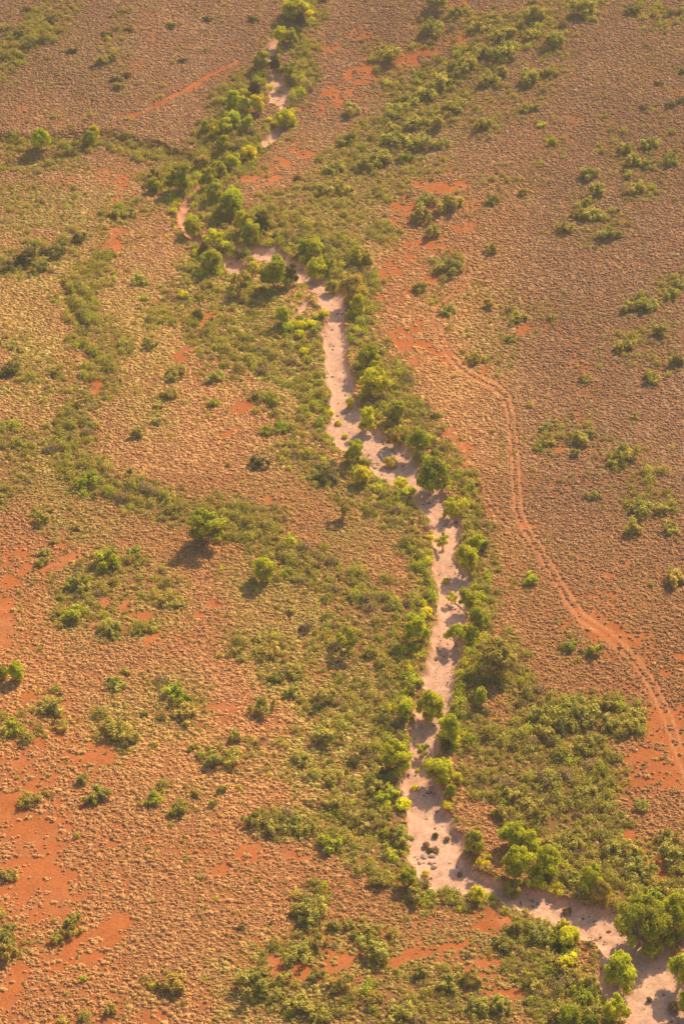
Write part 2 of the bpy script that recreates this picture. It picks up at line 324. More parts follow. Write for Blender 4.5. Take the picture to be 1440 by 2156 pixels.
def leaf_mat(name, trans=0.35):
    m, nt, out = newmat(name)
    at = N(nt, 'ShaderNodeAttribute', attribute_name='tint')
    oi = N(nt, 'ShaderNodeObjectInfo')
    c = mixc(nt, 1.0, at.outputs['Color'], oi.outputs['Color'], 'MULTIPLY')
    d = N(nt, 'ShaderNodeBsdfDiffuse'); t = N(nt, 'ShaderNodeBsdfTranslucent')
    nt.links.new(c, d.inputs['Color'])
    tc = mixc(nt, 1.0, c, (1.25, 1.15, 0.6), 'MULTIPLY')
    nt.links.new(tc, t.inputs['Color'])
    mx = N(nt, 'ShaderNodeMixShader'); mx.inputs[0].default_value = trans
    nt.links.new(d.outputs[0], mx.inputs[1]); nt.links.new(t.outputs[0], mx.inputs[2])
    nt.links.new(mx.outputs[0], out.inputs[0])
    return m


def bark_mat(name, c1, c2, scale=6):
    m, nt, out = newmat(name)
    tc = N(nt, 'ShaderNodeTexCoord'); no = N(nt, 'ShaderNodeTexNoise'); no.inputs['Scale'].default_value = scale
    no.inputs['Detail'].default_value = 6
    nt.links.new(tc.outputs['Object'], no.inputs['Vector'])
    p = N(nt, 'ShaderNodeBsdfPrincipled'); p.inputs['Roughness'].default_value = 0.85
    nt.links.new(mixc(nt, no.outputs['Fac'], c1, c2), p.inputs['Base Color'])
    nt.links.new(p.outputs[0], out.inputs[0])
    return m


def grass_mat():
    m, nt, out = newmat('spinifex_straw')
    at = N(nt, 'ShaderNodeAttribute', attribute_name='tint')
    geo = N(nt, 'ShaderNodeNewGeometry')
    no = N(nt, 'ShaderNodeTexNoise'); no.inputs['Scale'].default_value = 5.0; no.inputs['Detail'].default_value = 4
    nt.links.new(geo.outputs['Position'], no.inputs['Vector'])
    mr = N(nt, 'ShaderNodeMapRange'); mr.inputs[1].default_value = .3; mr.inputs[2].default_value = .7; mr.inputs[3].default_value = .7; mr.inputs[4].default_value = 1.3
    nt.links.new(no.outputs['Fac'], mr.inputs[0])
    c = mixc(nt, 1.0, at.outputs['Color'], mr.outputs[0], 'MULTIPLY')
    d = N(nt, 'ShaderNodeBsdfDiffuse'); nt.links.new(c, d.inputs['Color'])
    t = N(nt, 'ShaderNodeBsdfTranslucent'); nt.links.new(c, t.inputs['Color'])
    bp = N(nt, 'ShaderNodeBump'); bp.inputs['Strength'].default_value = .6; bp.inputs['Distance'].default_value = .25
    n2 = N(nt, 'ShaderNodeTexNoise'); n2.inputs['Scale'].default_value = 9.0; nt.links.new(geo.outputs['Position'], n2.inputs['Vector'])
    nt.links.new(n2.outputs['Fac'], bp.inputs['Height']); nt.links.new(bp.outputs[0], d.inputs['Normal'])
    mx = N(nt, 'ShaderNodeMixShader'); mx.inputs[0].default_value = .12
    nt.links.new(d.outputs[0], mx.inputs[1]); nt.links.new(t.outputs[0], mx.inputs[2])
    nt.links.new(mx.outputs[0], out.inputs[0])
    return m


def soil_mat():
    m, nt, out = newmat('red_soil')
    at = N(nt, 'ShaderNodeAttribute', attribute_name='tint')
    geo = N(nt, 'ShaderNodeNewGeometry')
    n1 = N(nt, 'ShaderNodeTexNoise'); n1.inputs['Scale'].default_value = 1.3; n1.inputs['Detail'].default_value = 8; n1.inputs['Roughness'].default_value = .65
    nt.links.new(geo.outputs['Position'], n1.inputs['Vector'])
    mr = N(nt, 'ShaderNodeMapRange'); mr.inputs[1].default_value = .3; mr.inputs[2].default_value = .7; mr.inputs[3].default_value = .8; mr.inputs[4].default_value = 1.2
    nt.links.new(n1.outputs['Fac'], mr.inputs[0])
    c = mixc(nt, 1.0, at.outputs['Color'], mr.outputs[0], 'MULTIPLY')
    n2 = N(nt, 'ShaderNodeTexNoise'); n2.inputs['Scale'].default_value = 2.2; n2.inputs['Detail'].default_value = 6
    nt.links.new(geo.outputs['Position'], n2.inputs['Vector'])
    bp = N(nt, 'ShaderNodeBump'); bp.inputs['Strength'].default_value = .7; bp.inputs['Distance'].default_value = .22
    nt.links.new(n2.outputs['Fac'], bp.inputs['Height'])
    p = N(nt, 'ShaderNodeBsdfDiffuse'); p.inputs['Roughness'].default_value = .5
    nt.links.new(c, p.inputs['Color']); nt.links.new(bp.outputs[0], p.inputs['Normal'])
    nt.links.new(p.outputs[0], out.inputs[0])
    return m


M_LEAF = leaf_mat('gum_leaf', .36)
M_SHRUB = leaf_mat('acacia_leaf', .25)
M_BARK = bark_mat('pale_gum_bark', (.42, .34, .26), (.24, .18, .13))
M_STEM = bark_mat('shrub_stem', (.14, .10, .07), (.22, .17, .12))
M_DEAD = bark_mat('bleached_wood', (.62, .56, .48), (.38, .32, .26))
M_ROCK = bark_mat('creek_rock', (.48, .34, .26), (.26, .18, .13), 2)
M_GRASS = grass_mat()
M_SOIL = soil_mat()
M_LITTER = M_GRASS

# ---------------------------------------------------------------- colours (linear base colours)
C_SAND = np.array((.78, .50, .35)); C_SAND2 = np.array((.66, .41, .28))
C_BARE = np.array((.50, .165, .052)); C_UNDER = np.array((.38, .165, .070)); C_LITTER = np.array((.27, .15, .055))

# ---------------------------------------------------------------- ground sheet


def axis(lo, hi, step, far, grow=1.35):
    core = np.arange(lo, hi + step, step)
    a = [core[-1]]; s = step
    while a[-1] < far: s *= grow; a.append(a[-1] + s)
    b = [core[0]]; s = step
    while b[-1] > -far: s *= grow; b.append(b[-1] - s)
    return np.concatenate([np.array(b[1:])[::-1], core, np.array(a[1:])])


gx = axis(-215, 215, .64, 9000); gy = axis(295, 970, .64, 9000)
GX, GY = np.meshgrid(gx, gy)
nx, ny = len(gx), len(gy)
fx, fy = GX.ravel(), GY.ravel()
f = fields(np.clip(fx, -400, 400), np.clip(fy, 150, 1500))
inn = (np.abs(fx) < 300) & (fy > 200) & (fy < 1300)
hz = np.where(inn, f['hb'] - ground_drop(f), hbase(fx, fy))
sandm = sstep(.7, -.5, f['creek_m']) * inn
bare = f['bare'] * inn
far = np.maximum(sstep(350, 480, np.abs(f['U'] - 720) - 720), np.maximum(sstep(-260, -360, f['V']), sstep(2520, 2640, f['V'])))
far = np.maximum(far, 1 - inn)
rut = np.clip(f['rut'], 0, 1) * inn
n_big = fbm(fx, fy, 14, 4, 3)[:, None]
sand = C_SAND * n_big + C_SAND2 * (1 - n_big)
redsand = sstep(620, 480, f['V']) * sstep(540, 400, f['U'])          # reddish sand at the upper bend
sand = sand * (1 - redsand[:, None] * np.array((.05, .2, .3)))
c = np.broadcast_to(C_UNDER, (len(fx), 3)) * (1 - f['scrub'][:, None] * inn[:, None]) + C_LITTER * f['scrub'][:, None] * inn[:, None]
wash = sstep(.48, .72, fbm(fx * .6 + fy * .3, fy * 1.4 - fx * .5, 5, 4, 83))[:, None]
crust = sstep(.55, .75, fbm(fx, fy, 2.6, 3, 85))[:, None]
cb = C_BARE * (.78 + .42 * fbm(fx, fy, 4, 3, 86)[:, None])
cb = cb * (1 - .45 * wash) + np.array((.58, .26, .12)) * .45 * wash
cb = cb * (1 - .4 * crust) + np.array((.33, .115, .05)) * .4 * crust
c = c * (1 - far[:, None]) + np.array((.43, .235, .098)) * (.7 + .6 * fbm(fx, fy, 8, 5, 88)[:, None]) * far[:, None]      # far plain: grass and soil blended
c = c * (1 - bare[:, None]) + cb * bare[:, None]
c = c * (1 - .55 * (f['red'] * inn)[:, None] * (1 - sstep(.2, .8, f['scrub'])[:, None])) + C_BARE * .55 * (f['red'] * inn)[:, None] * (1 - sstep(.2, .8, f['scrub'])[:, None])
trackw = sstep(1.9, 1.2, f['track_m'])[:, None] * .18 * inn[:, None]
c = c * (1 - trackw) + C_BARE * trackw
rr = np.clip(rut * 1.5, 0, 1)[:, None]
c = c * (1 - rr) + np.array((.60, .275, .125)) * rr
bank = (sstep(2.2, .6, f['creek_m']) * (1 - sandm) * inn)[:, None] * .6
c = c * (1 - bank) + np.array((.40, .21, .12)) * bank
stain = sstep(.5, .75, fbm(fx, fy, 5.5, 4, 71)) * .24 + sstep(.62, .8, vnoise(fx, fy, .9, 72)) * .25      # damp silt, leaf litter and gravel bars
flow = fbm(f['creek_m'] * 1.9, fy * .16, 1.0, 4, 75)                  # braided lines that follow the channel
stain = np.clip(stain + sstep(.52, .68, flow) * .24, 0, .75)
sand = sand * (1 - stain[:, None] * np.array((.42, .48, .5)))
c = c * (1 - sandm[:, None]) + sand * sandm[:, None]
hz = hz + sandm * ((.5 - sstep(.45, .7, flow)) * .22 + (fbm(fx, fy, 3.2, 3, 21) - .5) * .55 + (vnoise(fx * 1.0, fy * .45, 1.3, 77) - .5) * .16) + (1 - sandm) * (fbm(fx, fy, 2.6, 2, 22) - .5) * .14 * inn
ii = np.arange(nx * ny).reshape(ny, nx)
quads = np.stack([ii[:-1, :-1], ii[:-1, 1:], ii[1:, 1:], ii[1:, :-1]], -1).reshape(-1, 4)
g = link('ground', mesh_np('ground', np.stack([fx, fy, hz], 1), [quads], M_SOIL, True, c))
tag(g, 'red arid plain of spinifex soil cut by a pale sandy creek bed', 'ground', kind='structure')
del GX, GY, quads, ii, f

# ---------------------------------------------------------------- planting list: occupied ground
# crown centre u, v, crown width, ground v, crown kind, tone, label
TREES = [
 (620,12,58,38,'s','b','wide bright gum where the creek bed leaves the top of the photo'),
 (589,66,30,88,'s','y','small yellow-green gum above the first narrow strip of pale sand'),
 (617,74,32,92,'r','m','round green gum opposite the small yellow-green one at the narrow top sand strip'),
 (628,40,30,58,'r','d','dark green gum on the right bank just below the wide topmost gum'),
 (549,123,40,143,'s','m','flat-topped gum spreading left of the dark gap above the wide upper sand pool'),
 (581,121,26,143,'r','d','darker narrow gum touching the flat-topped one above the upper sand pool'),
 (608,153,28,170,'r','m','green gum at the top right corner of the wide upper sand pool'),
 (535,184,30,202,'r','d','dark dome-shaped gum on the left bank of the upper sand pool'),
 (492,203,32,230,'r','b','pale lime gum farthest from the sand left of the upper pool'),
 (514,212,28,234,'s','b','gum wedged between the pale lime gum and the leaning one left of upper pool'),
 (544,208,34,238,'r','y','leaning gum with bright right edge on the left shore of the upper sand pool'),
 (600,238,48,260,'s','y','most vivid yellow gum, straddling the creek at the foot of upper sand pool'),
 (494,248,34,268,'s','b','lime gum in the left-bank row under the dark shade, centre of row'),
 (519,250,26,272,'r','b','lime gum at the right end of the left-bank row below the upper pool'),
 (474,262,34,280,'s','b','low lime gum left of centre in the left-bank row below the upper pool'),
 (450,277,24,292,'r','y','small yellow-green gum lowest in the left-bank row below the upper pool'),
 (434,264,22,280,'s','m','small mid-green gum at the left tip of the left-bank row below the upper pool'),
 (523,312,34,330,'s','y','yellow-tipped gum in the thick green belt where the creek bed disappears'),
 (325,357,26,384,'o','d','slim dark gum leaning left of the big round one near the side gully mouth'),
 (326,386,30,402,'s','m','bushy mid-green gum at the foot of the slim dark one near the gully mouth'),
 (379,375,52,404,'r','m','big round green gum above the red sandy bend, dark shade at its foot'),
 (489,408,50,448,'s','b','tall lime gum on the slope right of the red sandy bend'),
 (509,450,38,488,'r','b','lime gum at the upper left of the close trio by the red bend'),
 (547,460,36,486,'r','d','dark green gum at the right of the close trio by the red bend'),
 (525,488,44,514,'r','m','lowest round gum of the close trio by the red bend'),
 (409,466,40,490,'s','b','small spreading gum standing on the red sand bend itself'),
 (455,494,58,526,'o','y','ragged open gum with gaps in its crown beside the dark hollow in red sand'),
 (447,546,48,572,'s','m','mid-green gum left of the triangular pale sand patch'),
 (578,573,66,608,'r','m','largest dense gum of the upper creek, casting a deep shadow on the island'),
 (612,571,36,602,'r','d','darker gum leaning against the right side of the largest dense upper gum'),
 (532,556,30,580,'o','y','thin yellowish gum touching the left side of the largest dense upper gum'),
 (505,590,50,618,'o','o','dull olive gum just below the triangular pale sand patch'),
 (595,650,34,684,'r','b','upright egg-shaped gum alone on the pale sand island'),
 (662,518,34,538,'s','b','lime gum highest on the right bank above the S-bend'),
 (664,550,44,580,'s','b','lime gum on the outer edge of the S-bend, below the highest one'),
 (695,551,24,570,'r','m','small green gum at the right flank of the lime gum on the S-bend'),
 (750,535,26,552,'r','b','small round lime gum away from the sand above the S-bend, left of a pair'),
 (770,540,26,556,'r','m','small duller gum away from the sand above the S-bend, right of a pair'),
 (740,602,54,632,'s','o','broad olive gum on the right bank inside the S-bend'),
 (752,632,36,662,'s','b','bright green gum with black shade right at the S-bend shore'),
 (775,750,44,776,'s','m','mid-green gum at the top of the right-bank clump by the straight sand reach'),
 (783,768,26,786,'r','y','small yellow gum tucked between two larger ones by the straight sand reach'),
 (790,797,66,828,'s','b','broad lime gum of the right-bank clump by the straight sand reach'),
 (773,858,46,894,'r','b','tall lime gum leaning over the sand at the end of the straight reach'),
 (739,832,22,848,'s','b','small gum standing out on the sand, left of the tall leaning lime gum'),
 (742,943,42,972,'r','b','ball-shaped gum on the left shore beside the log jam'),
 (762,990,34,1018,'s','y','small lime-topped gum on the grass just below the ball-shaped gum'),
 (722,1055,44,1090,'o','o','pale dull gum on the left grass flat, away from the creek below the log jam'),
 (647,925,16,962,'o','b','slender spindly gum alone left of the creek, long thin shadow'),
 (910,983,74,1026,'s','m','big spreading gum on the right bank below the log jam'),
 (950,1049,38,1078,'r','b','dense lime gum with pale sand on its left, below the big spreading gum'),
 (932,1126,36,1146,'o','b','small dark-footed gum standing in the middle of the creek sand'),
 (984,1165,50,1196,'s','b','lime gum overhanging the right shore with black shadow under it'),
 (1000,1138,34,1160,'s','b','smaller lime gum directly behind the one overhanging the right shore'),
 (1019,1141,20,1158,'r','m','small round gum at the outer edge behind the overhanging pair'),
 (951,1234,26,1258,'o','y','spindly two-headed sapling in mid-channel above the fallen pale log'),
 (985,1252,36,1272,'r','m','mid-green gum on the right shore beside the fallen pale log'),
 (1008,1288,40,1322,'r','m','tall shaded gum on the right bank just below the fallen pale log'),
 (960,1318,54,1348,'o','b','loose lime gum hanging across the sand below the fallen pale log'),
 (994,1328,32,1350,'r','m','small gum squeezed between the loose hanging gum and the grey-green thicket'),
 (880,1320,58,1352,'r','b','broad soft lime gum on the left bank opposite the loose hanging gum'),
 (735,1330,52,1372,'o','m','dark-shaded gum well left of the creek in the scrub belt'),
 (1042,1384,84,1420,'s','o','very broad grey-green tree on the right bank above the narrow neck'),
 (1013,1450,34,1482,'r','b','lime gum standing behind the right bank at the narrow neck'),
 (903,1466,60,1502,'s','b','gum squarely in the channel at the narrow neck, shading the sand below'),
 (853,1487,40,1508,'s','b','low lime gum on the left shore beside the narrow neck'),
 (953,1482,20,1498,'r','b','tiny round gum on the right shore of the narrow neck'),
 (941,1531,54,1562,'s','b','spreading lime gum reaching over the sand below the narrow neck'),
 (893,1552,32,1580,'o','m','small upright gum in mid-channel below the narrow neck'),
 (836,1574,58,1622,'r','b','tall lime gum with the deepest shade on the left bank below the neck'),
 (920,1610,64,1638,'s','b','wide lime gum over the right shore, striped shadow on the sand'),
 (947,1658,28,1682,'r','m','small dense gum at the top right corner of the wide rippled sand fan'),
 (962,1630,26,1650,'s','b','small yellow-green gum just above the dense one at the sand fan corner'),
 (1074,1746,56,1782,'s','b','tallest lime gum of the foreground thicket right of the sand fan'),
 (1112,1762,48,1795,'s','b','right-hand half of the twin crowns in the thicket beside the sand fan'),
 (1087,1813,66,1848,'r','b','rounded lime gum directly below the twin crowns by the sand fan'),
 (995,1770,46,1794,'s','m','gum at the right edge of the wide rippled sand fan'),
 (1020,1812,32,1830,'o','y','small yellow thin gum between sand fan and rounded lime gum'),
 (1153,1807,64,1844,'s','b','lime gum to the right of the rounded one, dark shade between them'),
 (1240,1827,56,1874,'r','b','lime gum rising from the shaded right bank of the lower creek'),
 (1002,1880,34,1896,'s','y','low yellow-green gum on the inner bank where the creek swings right'),
 (860,1839,40,1864,'s','m','gum at the bottom left shore of the wide rippled sand fan'),
 (1342,1916,108,1980,'g','m','largest gum of all, huge crown over the lower creek bed'),
 (1424,1912,76,1958,'g','b','big yellowish gum joined to the right side of the largest gum'),
 (1184,1929,32,1958,'o','y','leaning sapling on pale sand with a thin curved trunk'),
 (1298,2015,74,2066,'s','b','lime gum with bare trunks standing in the lower creek bed'),
 (1290,2120,56,2148,'r','b','round lime gum at the bottom of the creek, below the one with bare trunks'),
 (1436,2012,58,2058,'s','b','lime gum cut by the right border of the photo above the shaded sand'),
 (1460,2072,70,2128,'s','m','gum mostly beyond the right border, shading the lowest stretch of sand'),
 (1197,1972,48,1990,'s','y','low yellow-tipped gum on the left shore beneath the leaning sapling'),
 (1195,2136,50,2160,'s','m','low gum in the foreground scrub left of the creek mouth'),
 (1242,2144,34,2166,'r','m','small gum cut by the bottom edge left of the sandy mouth'),
 (452,402,40,424,'s','m','green gum just right of the head of the red sandy bend'),
 (440,372,36,394,'r','m','round green gum at the gully mouth, right of the big round one'),
 (462,345,34,366,'s','m','green gum deep in the belt between upper pool and red bend'),
 (494,330,34,350,'r','b','lime gum deep in the belt, right of the gully mouth'),
 (470,300,34,320,'s','m','soft green gum at the upper left of the thick belt'),
 (425,332,36,352,'s','o','olive gum where the side gully enters the thick green belt'),
 (468,440,34,462,'r','m','green gum wedged between the red bend and the close trio'),
 (432,508,26,526,'s','o','olive gum at the dark hollow in the red sand'),
 (700,590,30,606,'s','m','low green gum on the outer shore right inside the S-bend'),
 (640,515,30,534,'r','m','green gum at the start of the outer bank above the S-bend'),
 (838,862,40,886,'s','m','green gum set back on the right bank behind the tall leaning lime gum'),
 (878,925,44,950,'s','m','green gum on the right bank opposite the ball-shaped gum'),
 (830,905,36,928,'r','o','olive gum on the right bank where the channel turns to the log jam'),
 (1262,1868,44,1892,'s','o','olive gum shading the lower creek right of the lime one'),
 (1075,1855,40,1872,'s','o','dull olive gum leaning over the shaded bank where the creek swings right'),
 (87,287,44,312,'s','b','bright lime gum alone beside the side gully, nearest the left border'),
 (197,274,28,290,'s','y','small yellow gum on the far rim of the side gully'),
 (188,291,32,306,'r','m','round green gum in front of the yellow one on the side gully'),
 (442,1108,72,1142,'r','m','large solitary green gum on the left plain with black shade on its left foot'),
 (555,1194,48,1222,'s','b','lone yellow-green gum on the left plain casting a clear slanting shadow'),
 (38,1404,38,1432,'s','b','lime gum near the left border beside bare red soil, right of two'),
 (6,1411,26,1428,'s','m','smaller gum on the left border beside bare red soil, left of two'),
]
# vivid low bushes growing in or beside the creek sand: u, v(base), width, tone, label
BUSHES = [
 (589,186,14,'y','tiny yellow bush alone in the middle of the upper sand pool'),
 (568,178,18,'y','low yellow bush on the left rim of the upper sand pool'),
 (566,258,16,'y','small yellow bush left of the vivid yellow gum under the upper pool'),
 (420,378,22,'y','yellow-orange bush at the head of the red sandy bend'),
 (364,452,22,'y','yellow bush at the left rim of the red sandy bend'),
 (385,630,26,'y','solitary lemon-yellow bush on the grass left of the big island gum'),
 (682,671,26,'y','rounded golden bush on the inner shore of the S-bend, right of two'),
 (664,674,16,'b','small green bush touching the golden bush on the S-bend shore'),
 (655,690,26,'y','yellow bush at the right end of the curved hedge under the sand island'),
 (635,697,30,'y','middle bush of the curved hedge under the sand island'),
 (606,700,28,'b','left end bush of the curved hedge under the sand island'),
 (630,712,24,'y','dull gold bush below the curved hedge of the sand island'),
 (641,748,26,'y','gold bush on the left bank halfway along the straight sand reach'),
 (692,876,26,'y','yellow bush on the left rim of the sand above the log jam'),
 (712,884,18,'y','small straggly yellow bush on the open sand above the log jam'),
 (727,912,16,'y','upright thin yellow bush on the sand, above the ball-shaped gum'),
 (822,974,34,'o','olive-gold bush in the channel right beside the log jam'),
 (843,1018,34,'y','flat yellow bush on the left shore below the log jam'),
 (862,1048,36,'y','low yellow bush on the left bank just under the flat one'),
 (907,1136,18,'y','yellow-orange bush on the left sand edge beside the dark-footed gum'),
 (939,1216,18,'y','small yellow bush in mid-channel above the two-headed sapling'),
 (897,1302,32,'y','gold bush on the left bank just above the broad soft lime gum'),
 (862,1415,20,'y','small yellow bush in shade on the left bank above the narrow neck'),
 (874,1652,20,'y','small yellow bush in the upper sand fan with sand all round'),
 (964,1562,18,'y','yellow bush on the right bank by the spreading gum below the neck'),
 (880,1612,12,'y','tiny yellow tuft of bush in sand by the tall left-bank gum'),
 (850,1708,40,'y','plump rounded golden-green bush on the left shore of the sand fan'),
 (816,1696,18,'y','small yellow bush left of the plump golden-green one'),
 (940,1704,26,'y','dull yellow bush on the right shore of the sand fan'),
 (898,1772,18,'d','small bush uppermost in the debris on the sand fan'),
 (917,1752,16,'d','lone bush higher up the sand fan than the debris'),
 (942,1758,16,'d','drab bush near the right shore of the sand fan'),
 (904,1782,16,'d','low bush left of the pale rocks on the sand fan'),
 (916,1784,20,'d','low bush just above the pale rocks on the sand fan'),
 (897,1832,18,'y','yellow-brown bush near the lower left end of the sand fan'),
 (968,1832,14,'d','drab bush near the lower right end of the sand fan'),
 (1163,1878,20,'y','bright yellow round bush in the shade of the lower right bank'),
 (1194,1914,24,'d','brownish round bush on the lower creek sand'),
 (1367,2096,14,'d','small drab bush on the sand right of the bare-trunked gum'),
 (1420,2120,34,'d','drab bush in shadow at the right border of the lower sand'),
]
S_ = '''152,105,22,d;102,120,18,d;170,134,10,d;95,182,16,d;112,175,12,d;155,126,10,d;345,178,18,d;385,148,12,d;366,130,18,d;386,125,20,d;392,100,12,d;435,102,18,d;
362,52,20,d;382,46,16,d;425,22,10,d;437,38,22,d;465,30,14,d;455,46,12,d;470,43,12,d;475,8,14,d;250,180,24,o;290,175,14,d;245,165,24,d;268,156,22,d;215,125,30,g;238,120,22,g;192,240,18,d;277,200,12,d;
272,60,20,d;225,70,24,d;318,175,12,d;125,155,14,d;542,10,12,d;533,38,24,d;62,92,30,d;85,85,24,d;40,70,26,d;110,40,30,d;125,245,14,d;180,250,16,d;150,262,18,d;60,255,14,d;330,205,14,o;300,60,12,d;
244,450,34,g;272,446,34,g;28,442,18,d;68,442,14,d;22,776,48,d;65,780,18,d;112,785,22,d;12,682,18,d;318,722,36,g;295,585,40,g;305,627,20,y;418,660,32,g;450,848,26,b;358,828,36,g;332,855,20,g;330,885,26,g;288,910,36,g;
590,896,34,b;562,902,34,b;545,833,32,g;570,836,30,g;545,972,44,d;370,780,50,g;455,790,40,g;182,1005,60,b;275,990,22,g;690,1002,50,d;
90,1090,40,g;162,1110,24,o;95,1160,28,g;88,1182,30,g;115,1140,20,o;230,1172,60,b;285,1160,40,b;160,1225,52,g;155,1292,54,b;120,1290,26,o;235,1318,50,g;300,1325,32,o;345,1260,40,o;380,1270,30,o;565,1365,52,o;510,1385,24,g;500,1368,28,o;540,1345,24,o;
583,1425,34,g;625,1410,42,g;615,1455,36,g;550,1485,56,g;245,1437,44,g;370,1452,52,b;388,1470,34,b;248,1532,66,g;275,1555,40,o;132,1525,36,o;30,1525,50,b;108,1482,60,o;495,1550,36,g;405,1572,26,g;450,1597,50,g;490,1590,54,g;690,1545,70,g;685,1465,50,o;635,1595,40,g;390,1495,55,o;
612,1287,20,o;465,1377,18,y;305,1500,20,g;265,1412,22,g;445,1445,18,o;585,1560,24,o;65,1681,44,o;92,1668,26,o;22,1838,42,o;15,1956,36,g;20,2005,50,o;378,1698,46,g;468,1660,26,g;448,1690,24,o;412,1670,24,o;570,1738,46,g;612,1728,54,g;655,1735,40,g;695,1772,56,b;
655,1912,66,g;535,2062,76,g;700,1945,36,g;625,2005,60,g;600,2055,36,g;582,2095,40,g;670,1980,40,o;235,2125,34,o;135,2150,36,o;665,2050,36,g;710,2070,46,o;175,2058,20,y;632,2112,60,g;675,2140,52,g;325,1678,42,b;212,1666,50,g;192,1682,40,g;176,1640,30,g;122,1975,36,g;150,1960,34,g;362,2066,56,o;
735,1945,30,g;750,1965,30,g;795,1998,62,g;887,2043,40,o;845,2130,70,g;785,2100,40,o;728,2056,30,o;1350,1693,36,g;1410,1800,60,g;1430,1825,40,g;
1253,1368,42,b;1200,1360,30,b;1165,85,50,g;1112,162,50,g;1015,262,38,g;1105,225,32,g;1128,226,24,g;1280,490,46,g;1222,448,40,g;1250,445,44,g;1235,425,30,g;1192,477,40,g;1332,336,44,g;1362,342,36,g;1410,335,40,g;1340,392,36,g;1380,415,16,d;1422,418,18,d;1348,445,14,d;1325,470,18,d;1318,448,12,d;
1272,202,18,d;1385,175,20,d;1135,178,16,d;1158,150,36,g;1093,665,36,g;1160,667,22,g;1322,645,40,g;1360,640,46,g;1390,695,42,g;1000,755,36,g;1072,710,26,g;1045,788,18,g;957,790,18,g;1150,925,40,g;1135,940,26,g;1220,920,44,g;1240,912,26,g;1310,955,56,g;1290,975,34,g;
1115,1217,40,y;1420,1215,50,o;1332,1107,50,g;1410,1110,40,g;1320,725,34,g;1302,730,30,o;1420,755,40,o;1232,795,30,o;1370,792,40,g;1345,1065,56,g;1395,1068,40,g;1250,1042,30,g;1335,875,24,o;945,555,58,g;968,548,30,g;940,650,40,g;885,605,36,g;1430,595,30,g;1415,615,36,g;1030,640,30,o;1147,900,30,g;1210,955,26,g;
820,112,56,g;910,62,50,g;1005,52,44,g;960,22,30,g;920,5,56,g;1120,30,50,g;1075,66,44,g;1048,78,36,g;1060,105,60,g;1120,72,40,g;1225,18,60,g;1330,22,30,d;740,230,50,g;738,292,36,g;748,148,16,g;900,420,44,g;950,425,60,o;885,452,50,o;910,487,40,g;1100,405,24,o;1035,420,36,o;1240,365,44,g;1255,400,40,g;
1435,150,20,d;1410,218,28,d;1432,210,26,d;1355,225,20,d;1320,310,36,g;1365,300,40,g;1160,298,26,y;1095,287,16,d;1067,248,12,d;1056,262,12,d;1035,522,30,g;1320,365,26,g;1140,262,20,y;800,330,56,g;840,290,60,g;960,145,56,g;985,130,50,g;930,170,56,g;880,255,50,g;860,210,44,g;955,220,50,g;920,260,44,g;890,300,50,g;1030,165,44,g;
700,350,50,g;680,400,46,g;725,300,30,g;770,345,46,g;725,395,44,g;840,230,50,g;905,190,56,g;1010,110,40,g;1060,150,30,g;855,330,34,b;930,300,36,g;825,270,40,g;60,540,60,d;110,525,50,d;20,560,44,d;165,500,36,d;85,560,40,g;
1230,1500,64,g;1180,1510,60,g;1280,1520,56,g;1150,1540,50,g;1320,1530,50,g;1240,1560,60,g;1340,1500,44,g;1200,1480,44,g;1130,1500,50,g;1270,1480,50,g'''
SHRUBS = []
for q in S_.replace('\n', '').split(';'):
    a = q.split(','); SHRUBS.append((int(a[0]), int(a[1]), int(a[2]), a[3]))
